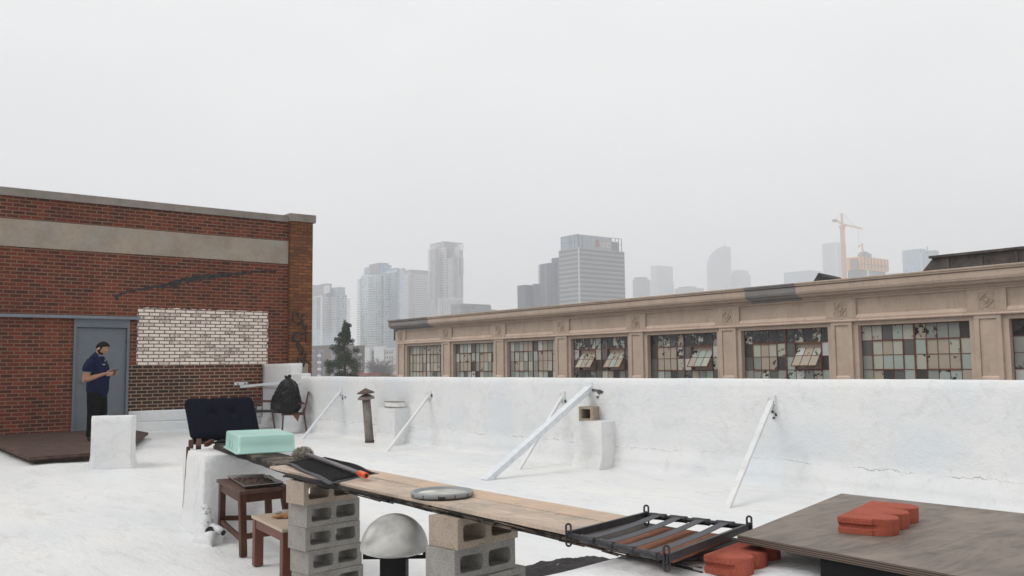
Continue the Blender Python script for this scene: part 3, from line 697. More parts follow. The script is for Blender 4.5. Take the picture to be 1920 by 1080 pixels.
        for q in range(3):
            for r_ in range(2):
                add_pane(b, lay, lerp(x0_, x1_, q / 3), lerp(x0_, x1_, (q + 1) / 3), yw - .02, zb_ if r_ == 0 else zm, zm if r_ == 0 else zt_, rng.choice([0, 0, 0, 1, 2]) if r_ == 0 else rng.choice([1, 2, 3, 0]), .34 if r_ == 0 else .43, tilt)
        b.build('sash_panes', 'pane', wo)
# roof monitor and tarp on the warehouse roof
b = MB(); y0 = YF + 3.0
a1 = P(1727, 512, 1, y0); a2 = P(1749, 484.5, 1, y0); 
prof4 = [(a1.x, a1.z - .8), (a1.x, a1.z), (a2.x, a2.z), (a2.x + 9, a2.z), (a2.x + 9, a1.z - .8)]
v0 = [b.bm.verts.new((p[0], y0, p[1])) for p in prof4]; v1 = [b.bm.verts.new((p[0], y0 + 6, p[1])) for p in prof4]
b.bm.faces.new(v0); b.bm.faces.new(v1[::-1])
for i in range(5): b.bm.faces.new([v0[i], v0[(i + 1) % 5], v1[(i + 1) % 5], v1[i]])
b.box(a2.x - .1, a2.x + 9.1, y0 - .12, y0 + 6.1, a2.z + .002, a2.z + .09)
for i in range(7): b.box(a2.x + .5 + i * 1.2, a2.x + .62 + i * 1.2, y0 - .05, y0 - .001, a2.z - .9, a2.z)
b.build('roof_monitor', 'monitor', tb)
b = MB(); y0 = YF + .8
q = [P(1534, 527, 1, y0), P(1543, 513, 1, y0), P(1551, 519, 1, y0), P(1566, 523.5, 1, y0 + .6), P(1600, 525, 1, y0 + .9)]
top_ = [v for v in q]; 
for i in range(len(q) - 1):
    p0, p1_ = q[i], q[i + 1]
    b.hexa([(p0.x, p0.y - .3, z_top - .3), (p1_.x, p1_.y - .3, z_top - .3), (p1_.x, p1_.y + .9, z_top - .3), (p0.x, p0.y + .9, z_top - .3), (p0.x, p0.y - .3, p0.z), (p1_.x, p1_.y - .3, p1_.z), (p1_.x + .2, p1_.y + .9, p1_.z - .1), (p0.x + .2, p0.y + .9, p0.z - .1)])
b.rough(1, .03, 3, 2, False)
tag(b.build('tarp', 'black_roof', origin=(P(1550, 520, 1, y0).x, y0, z_top)), 'crumpled black tarp poking above the cornice left of the crane', 'tarp')
b = MB(); y0 = YF + 12
q = [P(738, 606, 1, y0), P(747, 598.5, 1, y0), P(756, 606, 1, y0)]
v0 = [b.bm.verts.new(p) for p in q]; v1 = [b.bm.verts.new(p + Vector((0, 3, 0))) for p in q]
lo0 = [b.bm.verts.new((p.x, p.y, z_top - .6)) for p in (q[0], q[2])]; lo1 = [b.bm.verts.new((p.x, p.y + 3, z_top - .6)) for p in (q[0], q[2])]
b.bm.faces.new([lo0[0], lo0[1], v0[2], v0[1], v0[0]]); b.bm.faces.new([lo1[0], v1[0], v1[1], v1[2], lo1[1]])
for i in range(2): b.bm.faces.new([v0[i], v0[i + 1], v1[i + 1], v1[i]])
b.bm.faces.new([lo0[0], v0[0], v1[0], lo1[0]]); b.bm.faces.new([lo0[1], lo1[1], v1[2], v0[2]])
b.build('roof_gable', 'black_roof', tb)
for px_, py_ in ((1037, 575), (1117, 566.5), (933, 587), (962, 583)):
    b = MB(); c = P(px_, py_ + 2, 1, YF + .3); b.box(c.x - .08, c.x + .08, YF + .2, YF + .4, z_top - .1, c.z + .03); b.tube([(c.x, YF + .3, c.z + .03), (c.x, YF + .3, c.z + .07)], .11, 10); b.build('roof_vent', 'black_roof', tb)

# ------------------------------------------------------------------ city skyline
def corners(pl, pc, pr, D_, py=600):
    c = PD(pc, py, D_); x0 = P(pl, py, 1, c.y).x; y1 = P(pr, py, 0, c.x).y
    return x0, c.x, c.y, y1
def ztop(px, py, D_): return PD(px, py, D_).z
def tower_box(b, pl, pc, pr, ptop, D_, z0=GZ, mi=0, inset=0):
    x0, x1, y0, y1 = corners(pl, pc, pr, D_, ptop)
    b.box(x0 + inset, x1 - inset, y0 + inset, y1 - inset, z0, ztop(pc, ptop, D_), mi); return x0, x1, y0, y1
F_ = {}
F_['condo'] = facade('pale_green_condo_glass', (.50, .63, .64), (.06, .125, .16), 3.4, 3.1, .28, .34, var=.7)
F_['condo2'] = facade('pale_blue_condo_glass', (.44, .545, .66), (.08, .14, .23), 2.6, 3.1, .25, .35, var=.6)
F_['whiteband'] = facade('white_banded_tower', (.62, .62, .64), (.24, .25, .29), 2.2, 3.4, .12, .45, var=.3)
F_['pinkband'] = facade('light_framed_tower', (.50, .49, .51), (.20, .21, .25), 3.0, 3.2, .3, .35, var=.6)
F_['white'] = simple('white_render', (.62, .63, .63), (.55, .56, .57), .1, .8, 0)
F_['grey'] = simple('grey_render', (.28, .28, .31), (.22, .22, .25), .1, .8, 0)
F_['mauve'] = simple('mauve_core_wall', (.26, .24, .28), (.22, .20, .24), .1, .8, 0)
F_['blueglass'] = simple('blue_glass', (.30, .38, .45), (.36, .44, .50), .06, .3, 0)
F_['darkblue'] = facade('dark_blue_tower', (.11, .135, .19), (.05, .07, .115), 2.0, 3.3, .3, .3, var=.6)
F_['lines'] = facade('ribbed_office_bands', (.40, .41, .42), (.19, .20, .215), 300, 3.9, .0, .5, var=.0)
F_['officelow'] = facade('grey_office_block', (.26, .27, .29), (.13, .15, .18), 14, 5.5, .12, .5, var=.2)
F_['paleoffice'] = facade('pale_far_tower', (.50, .51, .52), (.28, .29, .31), 6, 5, .35, .4, var=.4)
F_['farglass'] = facade('far_blue_glass_tower', (.26, .32, .37), (.18, .23, .28), 7, 8, .2, .3, var=.3)
F_['darkfar'] = facade('far_dark_tower', (.16, .18, .22), (.10, .12, .15), 5, 6, .2, .35, var=.4)
F_['brown'] = simple('brown_apartment_wall', (.17, .135, .13), (.145, .115, .11), .2, .85, 0)
F_['winglass'] = simple('apartment_window_glass', (.07, .075, .09), (.12, .12, .13), .3, .3, 0)
F_['orangenet'] = simple('orange_safety_netting', (.85, .42, .06), (.78, .34, .05), .1, .8, 0)
F_['rustnet'] = simple('maroon_formwork', (.24, .12, .13), (.19, .11, .12), .1, .8, 0)
F_['raw'] = facade('raw_concrete_frame', (.16, .18, .21), (.05, .07, .10), 6, 4, .2, .3, var=.3)
F_['crane'] = simple('orange_crane_steel', (.76, .36, .17), (.68, .32, .15), .1, .6, 0)
F_['cranejib'] = simple('pale_yellow_crane_steel', (.72, .52, .36), (.66, .47, .32), .1, .6, 0)
F_['roofred'] = simple('red_roof', (.32, .08, .07), (.26, .07, .06), .2, .8, 0)
def building(name, label, cat='building', group=None, at=(0, 0, 0)): return thing(name, at, label, cat, group)
def slabs(parent, pl, pr, ptop, pbot, D_, n, ax, size, mat='white', name='balcony'):
    """one balcony per floor: real slabs with a railing, sharing one mesh"""
    p0 = PD((pl + pr) / 2, ptop, D_); z1 = p0.z; z0 = PD((pl + pr) / 2, pbot, D_).z
    b = MB(); lx, ly = size
    b.box(-lx / 2, lx / 2, -ly / 2, ly / 2, 0, .35); b.box(-lx / 2, lx / 2, -ly / 2, -ly / 2 + .15, .351, 1.15); b.box(lx / 2 - .15, lx / 2, -ly / 2 + .16, ly / 2, .351, 1.15)
    src = b.build(name, F_[mat], parent, origin=parent_world(parent)) if False else None
    me = bpy.data.meshes.new(name); b.bm.to_mesh(me); b.bm.free(); me.materials.append(F_[mat])
    for i in range(n):
        o = bpy.data.objects.new(name, me); COL.objects.link(o); o.parent = parent
        o.location = Vector((p0.x, p0.y, lerp(z0, z1, i / max(1, n - 1)))) - parent.location

def atc(pc, D_): v = PD(pc, 690, D_); return (v.x, v.y, GZ)
# A: left condo
t_ = building('condo_tower', 'pale green balconied condo tower just right of the brick building', 'tower', at=atc(603, 1100))
b = MB(); tower_box(b, 576, 581, 602, 534, 1180); b.build('glass_wing', F_['blueglass'], t_)
b = MB(); A1 = tower_box(b, 588, 640, 650, 552, 1100); b.build('wall', F_['condo'], t_)
b = MB(); tower_box(b, 602, 634, 647, 538, 1105, z0=GZ + 20); b.build('upper_block', F_['condo2'], t_)
b = MB(); tower_box(b, 594, 612, 622, 531.5, 1112, z0=50); b.build('penthouse', F_['grey'], t_)
b = MB(); tower_box(b, 607, 618, 619, 534, 1098, z0=ztop(608, 549, 1098)); b.build('sign_panel', F_['white'], t_)
b = MB(); tower_box(b, 601, 604, 605, 556, 1090); b.build('white_fin', F_['white'], t_)
b = MB(); tower_box(b, 588, 603, 604, 553.5, 1092, z0=ztop(590, 556, 1092)); b.build('white_fin', F_['white'], t_)
slabs(t_, 622, 630, 560, 700, 1095, 34, 0, (7, 5)); slabs(t_, 648, 652, 562, 700, 1105, 34, 0, (4, 8)); slabs(t_, 611, 616, 560, 700, 1095, 30, 0, (6, 3), 'condo')
# B: big condo
t_ = building('condo_tower', 'widest pale green condo tower with curved balconies, left of the twin slab towers', 'tower', at=atc(700, 1120))
b = MB(); tower_box(b, 676, 722, 746, 513, 1120); b.build('wall', F_['condo'], t_)
b = MB(); tower_box(b, 683, 716, 734, 496, 1130, z0=80); b.build('upper_block', F_['condo2'], t_)
b = MB(); tower_box(b, 692, 712, 729, 492.5, 1132, z0=90); b.build('penthouse', F_['grey'], t_)
b = MB(); tower_box(b, 722, 742, 749, 502, 1112); b.build('side_wing', F_['condo2'], t_)
b = MB(); tower_box(b, 721, 744, 745, 506.5, 1108, z0=ztop(730, 510, 1108)); b.build('white_fin', F_['white'], t_)
b = MB(); tower_box(b, 741, 744, 745, 510, 1106); b.build('core_strip', F_['mauve'], t_)
b = MB(); tower_box(b, 719, 722, 723, 509, 1104); b.build('glass_strip', F_['blueglass'], t_)
b = MB(); c = PD(697, 600, 1118); b.lathe([(0, GZ), (13, GZ), (13, ztop(697, 516, 1118)), (0, ztop(697, 516, 1118))], (c.x, c.y, 0), 24); b.build('curved_bay', F_['condo'], t_)
slabs(t_, 695, 699, 520, 700, 1104, 42, 0, (14, 4)); slabs(t_, 673, 676, 526, 700, 1122, 42, 0, (5, 5), 'condo')
# C: slab tower
t_ = building('slab_tower', 'white banded slab tower with a dark strip, between the condo tower and tallest tower', 'tower', at=atc(780, 1300))
b = MB(); tower_box(b, 756, 768, 815, 512, 1300); b.build('wall', F_['whiteband'], t_)
b = MB(); tower_box(b, 766, 774, 775, 514, 1284); b.build('core_strip', F_['mauve'], t_)
b = MB(); tower_box(b, 760, 770, 812, 505.5, 1304, z0=110); b.build('penthouse', F_['grey'], t_)
t_ = building('glass_tower', 'pale lavender glass tower squeezed between the condo and banded slab tower', 'tower', at=atc(750, 1380))
b = MB(); tower_box(b, 742, 758, 766, 506, 1380); b.build('wall', F_['condo2'], t_)
b = MB(); tower_box(b, 747, 756, 760, 503, 1384, z0=100); b.build('penthouse', F_['grey'], t_)
# D: tallest
t_ = building('apartment_tower', 'tallest pale apartment tower with open white crown left of centre', 'tower', at=atc(830, 1200))
b = MB(); D1 = tower_box(b, 808, 828, 868, 466, 1200); b.build('wall', F_['pinkband'], t_)
b = MB(); tower_box(b, 816, 822, 823, 466, 1190); b.build('core_strip', F_['mauve'], t_)
b = MB(); tower_box(b, 822, 836, 837, 464, 1188); b.build('banded_bay', F_['whiteband'], t_)
b = MB(); tower_box(b, 852, 860, 861, 463, 1192); b.build('white_fin', F_['white'], t_)
b = MB(); tower_box(b, 838, 849, 850, 465, 1186, z0=ztop(840, 482, 1186)); b.build('dark_panel', F_['mauve'], t_)
b = MB(); tower_box(b, 861, 867, 869, 482, 1188, z0=ztop(860, 516, 1188)); b.build('glass_strip', F_['blueglass'], t_)
x0, x1, y0, y1 = corners(806, 832, 868, 1200, 455); z1 = ztop(832, 452, 1200); z0 = ztop(832, 466, 1200)
b = MB(); b.box(x0, x1, y0, y1, z1 - .8, z1)
for i in range(12):
    xx = lerp(x0, x1 - 1, i / 11); b.box(xx, xx + 1, y0, y0 + .8, z0 - 1, z1 - .8)
    yy = lerp(y0, y1 - 1, i / 11); b.box(x1 - .8, x1, yy + .9, yy + 1.7, z0 - 1, z1 - .8)
for k in (.33, .66): b.box(x0, x1, y0 - .3, y0, lerp(z0, z1, k), lerp(z0, z1, k) + .8)
b.build('crown', F_['white'], t_)
b = MB(); tower_box(b, 812, 832, 862, 457, 1204, z0=z0 - 2, inset=2); b.build('penthouse', F_['condo2'], t_)
slabs(t_, 806, 808, 470, 560, 1200, 30, 0, (5, 5)); slabs(t_, 842, 847, 486, 640, 1182, 48, 0, (9, 2.5))
# E
t_ = building('office_building', 'low white building with a finned round crown beneath the tallest tower', 'building', at=atc(845, 950))
b = MB(); tower_box(b, 816, 842, 866, 574, 950); b.build('wall', F_['pinkband'], t_)
c = PD(845, 600, 955); b = MB(); R_ = 13
b.lathe([(R_ - 1, GZ), (R_ - 1, ztop(845, 560, 955)), (0, ztop(845, 560, 955))], (c.x, c.y, 0), 24)
for i in range(28):
    an = i / 28 * 2 * math.pi; b.bar((c.x + R_ * math.cos(an), c.y + R_ * math.sin(an), 40), (c.x + R_ * math.cos(an), c.y + R_ * math.sin(an), ztop(845, 559, 955)), .9)
b.build('crown', F_['white'], t_)
t_ = building('office_building', 'low grey office block with dark window bands stepping down above the cornice', 'building', at=atc(880, 820))
b = MB(); tower_box(b, 846, 865, 920, 569, 820); b.build('wall', F_['officelow'], t_)
b = MB(); tower_box(b, 884, 886, 932, 579, 815); b.build('lower_wing', F_['officelow'], t_)
b = MB(); tower_box(b, 890, 892, 921, 573.5, 822, z0=30); b.build('plant_room', F_['grey'], t_)
# F dark towers by the signed tower
t_ = building('dark_tower', 'dark blue stepped tower immediately left of the banded office tower', 'tower', at=atc(1030, 900))
b = MB(); tower_box(b, 1012, 1030, 1046, 493, 900); b.build('wall', F_['darkblue'], t_)
b = MB(); tower_box(b, 1034, 1044, 1054, 483, 905); b.build('upper_block', F_['darkblue'], t_)
b = MB(); tower_box(b, 1021, 1023, 1024, 496, 894); b.build('core_strip', F_['mauve'], t_)
slabs(t_, 1012, 1014, 500, 570, 896, 20, 0, (3, 3), 'grey')
t_ = building('dark_tower', 'lower dark blue tower at the left end of the dark pair', 'tower', at=atc(990, 860))
b = MB(); tower_box(b, 970, 984, 1014, 534, 860); b.build('wall', F_['darkblue'], t_)
b = MB(); tower_box(b, 999, 1002, 1013, 532, 862, z0=40); b.build('plant_room', F_['darkblue'], t_)
# USC tower
DU = 760
t_ = building('office_tower', 'grey banded office tower with glass crown and white and red rooftop sign', 'tower', at=atc(1085, DU))
b = MB(); U = tower_box(b, 1047.5, 1085, 1170.5, 464, DU); b.build('wall', F_['lines'], t_)
x0, x1, y0, y1 = U; zt = ztop(1085, 464, DU)
b = MB(); b.box(x1 - .6, x1 + .35, y0 - .35, y0 + .6, GZ, zt + .2); b.build('corner_fin', F_['white'], t_)
b = MB(); k = 0; yy = y0 + 1
while yy < y1: b.box(x1, x1 + .25, yy, yy + .3, GZ, zt); yy += 2.0
xx = x0 + 1
while xx < x1 - 1: b.box(xx, xx + .3, y0 - .25, y0, GZ, zt); xx += 2.0
b.build('ribs', F_['lines'], t_)
cx0, cx1, cy0, cy1 = corners(1052, 1084, 1165, DU + 4, 450); zc = ztop(1085, 437.5, DU)
b = MB(); b.box(cx0 + 2, cx1 - 2, cy0 + 2, cy1 - 2, zt - 1, zc - 3); b.build('crown_core', F_['grey'], t_)
b = MB()
b.box(cx0, cx1, cy0, cy0 + .5, zt, zc - .2); 
b.box(cx1 - .5, cx1, cy0 + .51, cy0 + 9, zt, zc - .2); b.build('crown_glass', F_['blueglass'], t_)
b = MB()
for f_ in (0, .5, .62, .8, 1): xx = lerp(cx0, cx1 - .6, f_); b.box(xx, xx + .6, cy0 - .4, cy0 - .01, zt, zc)
for f_ in (.0, .09, .76, .85, .93, 1): yy = lerp(cy0, cy1 - .6, f_); b.box(cx1 + .01, cx1 + .5, yy, yy + .6, zt, zc)
for f_ in (.5, 1): zz = lerp(zt, zc - .5, f_); b.box(cx0, cx1, cy0 - .6, cy0 - .41, zz, zz + .5)
b.box(cx1 + .51, cx1 + .7, lerp(cy0, cy1, .76), cy1, lerp(zt, zc, .5), lerp(zt, zc, .5) + .5); b.box(cx1 + .51, cx1 + .7, lerp(cy0, cy1, .76), cy1, zc - .5, zc)
b.build('crown_frame', F_['grey'], t_)
b = MB(); b.box(cx1 + .01, cx1 + .4, lerp(cy0, cy1, .1), lerp(cy0, cy1, .75), zt, zc - .1)
for i in range(5): yy = lerp(cy0, cy1, .16 + .12 * i); b.box(cx1 + .41, cx1 + .7, yy, yy + 1.2, zt + 5, zc - .5)
F_['crownwall'] = simple('crown_cladding', (.40, .43, .47), (.33, .36, .40), .2, .6, 0); b.build('crown_wall', F_['crownwall'], t_)
sb = bpy.data.curves.new('sign_letters', 'FONT'); sb.body = 'USC'; sb.size = 6.2; sb.extrude = .2; sb.align_x = 'LEFT'
tmp = bpy.data.objects.new('tmp', sb); COL.objects.link(tmp); bpy.context.view_layer.update()
me = bpy.data.meshes.new_from_object(tmp.evaluated_get(bpy.context.evaluated_depsgraph_get())); bpy.data.objects.remove(tmp)
F_['signred'] = simple('dark_red_sign', (.42, .05, .06), (.38, .05, .06), 1, .6, 0); F_['signgold'] = simple('white_sign', (.8, .76, .68), (.78, .74, .66), 1, .6, 0)
me.materials.clear(); me.materials.append(F_['signgold'])
lt = bpy.data.objects.new('sign_letters', me); COL.objects.link(lt); lt.parent = t_
sp = P(1126, 463, 0, cx1 + .9); lt.rotation_euler = (rad(90), 0, rad(90)); lt.location = sp - t_.location
b = MB(); s0 = P(1118, 461, 0, cx1 + .9)
b.prism([(s0.x, s0.y), (s0.x + .3, s0.y), (s0.x + .3, s0.y + 3.0), (s0.x, s0.y + 3.0)], s0.z - .5, s0.z + 4)
for i in range(3): b.box(s0.x, s0.x + .35, s0.y + .2 + i * 1.0, s0.y + .8 + i * 1.0, s0.z + 4.01, s0.z + 5.2)
b.build('sign_emblem', F_['signred'], t_)
# G far
def single(name, label, boxes, m_, D_, fins=None):
    t_ = building(name, label, 'tower', at=atc(boxes[0][1], D_))
    for i, bx in enumerate(boxes):
        b = MB(); tower_box(b, bx[0], bx[1], bx[2], bx[3], D_ + i * 6, z0=GZ if i == 0 else 30, inset=0); b.build('wall' if i == 0 else 'upper_block', F_[m_], t_)
    return t_
single('far_tower', 'small dark hazy tower just right of the banded office tower', [(1186, 1199, 1218, 523), (1189, 1200, 1214, 519)], 'darkfar', 1900)
single('far_tower', 'pale hazy stone tower with stepped shoulders right of the small dark tower', [(1218, 1230, 1263, 524), (1220, 1232, 1261, 497.5)], 'paleoffice', 2100)
single('far_tower', 'low wide hazy block standing between the pale tower and sail-topped tower', [(1265, 1290, 1320, 539), (1272, 1290, 1306, 536.5)], 'darkfar', 2100)
single('far_tower', 'faint rounded-shoulder tower right of the sail-topped glass tower', [(1370, 1384, 1407, 513), (1373, 1384, 1403, 506)], 'farglass', 2600)
# sail-topped tower
t_ = building('glass_tower', 'faint blue glass skyscraper with curved sail top in the haze', 'tower', at=atc(1350, 2550))
x0, x1, y0, y1 = corners(1325, 1360, 1371, 2550, 500)
b = MB(); zt = ztop(1360, 461, 2550); zl = ztop(1330, 485, 2550); pts = [(x0, GZ), (x1, GZ), (x1, zt)]
for i in range(1, 9): a_ = i / 8 * math.pi / 2; pts.append((lerp(x1, x0, math.sin(a_)), lerp(zl - 20, zt, math.cos(a_))))
va = [b.bm.verts.new((p[0], y0, p[1])) for p in pts]; vb = [b.bm.verts.new((p[0], y1, p[1])) for p in pts]
b.bm.faces.new(va); b.bm.faces.new(vb[::-1])
for i in range(len(pts)): b.bm.faces.new([va[i], va[(i + 1) % len(pts)], vb[(i + 1) % len(pts)], vb[i]])
b.build('wall', F_['farglass'], t_)
b = MB(); b.tube([(x1 - 3, y0 + 4, zt - 4), (x1 - 3, y0 + 4, zt + 18)], [1.2, .4], 6); b.build('spire', F_['grey'], t_)
# H
single('far_tower', 'low flat-roofed hazy block left of the tower crane', [(1469, 1518, 1541, 506.5)], 'farglass', 2200)
t_ = single('far_tower', 'tall faint slab tower directly behind the crane mast', [(1541, 1568, 1586, 454)], 'farglass', 2500)
b = MB(); tower_box(b, 1566, 1568, 1569, 456, 2490); b.build('white_fin', F_['white'], t_)
single('far_tower', 'very faint low block right of the orange building site', [(1664, 1680, 1700, 511)], 'farglass', 2600)
t_ = building('glass_tower', 'glass tower with white corner line right of the orange building site', 'tower', at=atc(1725, 1350))
b = MB(); tower_box(b, 1691, 1727, 1736, 466, 1350); b.build('wall', F_['condo2'], t_)
b = MB(); tower_box(b, 1726, 1727.5, 1728, 474, 1340); b.build('corner_fin', F_['white'], t_)
b = MB(); tower_box(b, 1736, 1752, 1760, 469, 1400); b.build('rear_wing', F_['farglass'], t_)
b = MB(); c = PD(1739, 468, 1380); b.tube([(c.x, c.y, c.z - 6), (c.x, c.y, c.z + 5)], .8, 6); b.build('mast', F_['grey'], t_)
# construction site
t_ = building('unfinished_tower', 'unfinished tower wrapped in orange netting under construction beside a crane', 'building', at=atc(1625, 1250))
b = MB(); tower_box(b, 1589, 1614, 1660, 499, 1250); b.build('concrete_frame', F_['raw'], t_)
b = MB(); tower_box(b, 1587, 1614, 1664, 480.5, 1245, z0=ztop(1620, 505, 1245)); n_o = b.build('safety_netting', F_['orangenet'], t_)
b = MB(); x0, x1, y0, y1 = corners(1587, 1613, 1664, 1244, 490); b.box(lerp(x0, x1, .3), x1 - 3, y0 - 1.5, y0 - .1, ztop(1610, 506, 1244), ztop(1610, 484, 1244)); b.build('formwork', F_['rustnet'], t_)
b = MB()
for i in range(9): yy = lerp(y0, y1 - 1, i / 8); b.box(x1 + .6, x1 + 1.4, yy, yy + 1.0, ztop(1620, 503, 1245), ztop(1620, 481, 1245))
b.box(x1 + .6, x1 + 1.5, y0, y1, ztop(1640, 495, 1245), ztop(1640, 494, 1245)); b.build('netting_posts', F_['rustnet'], t_)
b = MB(); tower_box(b, 1608, 1618, 1634, 474, 1255, z0=60); tower_box(b, 1612, 1622, 1628, 471.5, 1256, z0=60); b.build('core_top', F_['grey'], t_)
b = MB(); c = PD(1618, 473, 1256); c2 = PD(1616, 457, 1256); b.bar(c, c2, 1.6); b.bar(c2, PD(1617, 460, 1256), 2.0); b.build('placing_boom', F_['crane'], t_)
b = MB(); tower_box(b, 1626, 1628, 1629, 506, 1238); b.build('hoist_shaft', F_['white'], t_)
# crane
DC = 1225; cb = PD(1585, 560, DC); th = building('tower_crane', 'orange tower crane with pale jib beside the unfinished tower', 'crane', at=(cb.x, cb.y, GZ))
def lattice(b, p0, p1, w_, n, t=.35):
    p0 = Vector(p0); p1 = Vector(p1); d = (p1 - p0).normalized(); s_ = d.cross(Vector((0, 0, 1)))
    if s_.length < .2: s_ = Vector((1, 0, 0))
    s_.normalize(); u = s_.cross(d); C4 = [s_ * a * w_ / 2 + u * c * w_ / 2 for a, c in ((-1, -1), (1, -1), (1, 1), (-1, 1))]
    for c in C4: b.bar(p0 + c, p1 + c, t)
    for i in range(n):
        a = p0.lerp(p1, i / n); e_ = p0.lerp(p1, (i + 1) / n)
        for k in range(4): b.bar(a + C4[k], e_ + C4[(k + 1) % 4], t * .7); b.bar(a + C4[k], a + C4[(k + 1) % 4], t * .7)
mt = PD(1580, 426, DC); mx_ = Vector((cb.x, cb.y, 0)); top_z = mt.z
b = MB(); lattice(b, (cb.x, cb.y, GZ), (cb.x, cb.y, top_z), 3.8, 40, .75); b.build('mast', F_['crane'], th)
b = MB(); b.box(cb.x - 3, cb.x + 3, cb.y - 3, cb.y + 3, top_z, top_z + 3.5); b.build('slewing_unit', F_['crane'], th)
b = MB(); ap = top_z + 21; lattice(b, (cb.x, cb.y, top_z + 3.5), (cb.x, cb.y, ap), 1.8, 8, .45); b.build('apex', F_['cranejib'], th)
jt = P(1618, 429, 2, top_z + 2.0) if False else PD(1617, 429, DC - 25); jd = Vector((jt.x - cb.x, jt.y - cb.y, 0)); 
zp = PD(1579, 418, DC).z
jb = Vector((cb.x, cb.y, zp)); je = Vector((jt.x, jt.y, jt.z)); ct = PD(1565, 412, DC + 12)
b = MB(); lattice(b, jb, je, 1.9, 16, .5); b.build('jib', F_['cranejib'], th)
b = MB(); lattice(b, jb, ct, 1.9, 8, .5); b.build('counter_jib', F_['cranejib'], th)
b = MB(); b.box(ct.x - 2.4, ct.x + 2.4, ct.y - 2.4, ct.y + 2.4, ct.z - 3.0, ct.z + .6); b.build('counterweight', F_['grey'], th)
b = MB(); b.bar((cb.x, cb.y, ap), jb.lerp(je, .7), .3); b.bar((cb.x, cb.y, ap), ct, .3)
hk = jb.lerp(je, .8); b.bar(hk, hk - Vector((0, 0, 24)), .25); b.box(hk.x - .8, hk.x + .8, hk.y - .8, hk.y + .8, hk.z - 26, hk.z - 24); b.build('cables', F_['grey'], th)

# mid-distance apartment blocks
def grid_parts(parent, face, origin_pt, cols, rows_, w_, h_, dc, drow, name='window', mat='winglass', proud=.15):
    """face 'y' (faces -Y, columns along X) or 'x' (faces +X, columns along Y)"""
    b = MB()
    if face == 'y': b.box(0, w_, -proud, .05, 0, h_)
    else: b.box(-.05, proud, 0, w_, 0, h_)
    me = bpy.data.meshes.new(name); b.bm.to_mesh(me); b.bm.free(); me.materials.append(F_[mat])
    for i in cols:
        for j in rows_:
            o = bpy.data.objects.new(name, me); COL.objects.link(o); o.parent = parent
            q = Vector(origin_pt) + (Vector((i * dc, 0, j * drow)) if face == 'y' else Vector((0, i * dc, j * drow)))
            o.location = q - parent.location
DB = 390
t_ = building('apartment_block', 'brown apartment block with white balconies behind the dark evergreen tree', 'building', at=atc(650, DB))
b = MB(); x0, x1, y0, y1 = tower_box(b, 560, 660, 664, 646, DB); zt = ztop(655, 646, DB); b.build('wall', F_['brown'], t_)
b = MB(); x0b, x1b, y0b, y1b = tower_box(b, 655, 681, 684, 647.5, DB + 6); b.build('side_wing', F_['brown'], t_)
b = MB(); b.box(x0 - .2, x1 + .2, y0 - .2, y1 + .2, zt + .01, zt + .35); b.build('roof', F_['grey'], t_)
# glazed strips + balconies
fl = 3.1
def facepx(px, py): return P(px, py, 1, y0 - .02)
for pxs in (586, 603, 626, 646):
    a_ = facepx(pxs - 4.5, 650); c_ = facepx(pxs + 4.5, 650)
    b = MB(); b.box(a_.x - .3, c_.x + .3, y0 - .08, y0 + .1, GZ, zt - 1.6); b.build('recess_strip', F_['mauve'], t_)
for pxs in (586, 603, 646):
    a_ = facepx(pxs - 3.5, 650).x; wd_ = facepx(pxs + 3.5, 650).x - a_
    grid_parts(t_, 'y', (a_ + wd_ * .25, y0 - .1, zt - 4.4), [0, 1], range(0, -5, -1), wd_ * .28, 1.8, wd_ * .36, fl)
    grid_parts(t_, 'y', (a_, y0 - 1.1, zt - 4.9), [0], range(0, -5, -1), wd_, 1.15, 1, fl, 'balcony', 'white', .1)
a_ = P(673, 660, 1, y0b).x; wd_ = P(681, 660, 1, y0b).x - a_
grid_parts(t_, 'y', (a_, y0b - .6, zt - 4.9), [0], range(0, -5, -1), wd_, 1.2, 1, fl, 'balcony', 'white', .1)
grid_parts(t_, 'y', (a_ + wd_ * .2, y0b - .02, zt - 4.0), [0, 1], range(0, -5, -1), wd_ * .3, 1.6, wd_ * .4, fl)
DWt = 560
t_ = building('apartment_block', 'white apartment block with rows of small windows left of the tan warehouse', 'building', at=atc(700, DWt))
b = MB(); x0, x1, y0, y1 = tower_box(b, 694, 742, 752, 653.5, DWt); zt = ztop(745, 653.5, DWt); F_['creamwall'] = simple('cream_render', (.50, .50, .47), (.45, .45, .43), .1, .85, 0); b.build('wall', F_['creamwall'], t_)
b = MB(); tower_box(b, 673, 693, 697, 652, DWt + 20); b.build('cream_wing', F_['whitewall'] if 'whitewall' in F_ else F_['white'], t_)
b = MB(); tower_box(b, 701, 720, 724, 649, DWt + 10, z0=0); b.build('roof_block', F_['white'], t_)
dxw = (x1 - x0) / 11
grid_parts(t_, 'y', (x0 + dxw * .3, y0 - .02, zt - 3.2), range(0, 10), range(0, -7, -1), dxw * .42, 1.5, dxw, 2.9)
grid_parts(t_, 'x', (x1, y0 + 1.5, zt - 3.2), range(0, 3), range(0, -7, -1), 1.6, 1.5, 4.0, 2.9)
b = MB(); b.box(x0 - .2, x1 + .2, y0 - .4, y0 - .02, zt - .5, zt + .3); b.build('roof_edge', F_['white'], t_)
t_ = building('red_roofed_building', 'low red-roofed building just above the parapet right of the evergreen', 'building', at=atc(690, 260))
b = MB(); x0, x1, y0, y1 = tower_box(b, 660, 694, 704, 704, 260); b.build('wall', F_['creamwall'], t_)
b = MB(); z_ = ztop(694, 703.8, 260); b.prism([(x0 - 1, y0 - 1), (x1 + 1, y0 - 1), (x1 + 1, y1 + 1), (x0 - 1, y1 + 1)], z_ + .01, z_ + .7); b.build('roof', F_['roofred'], t_)

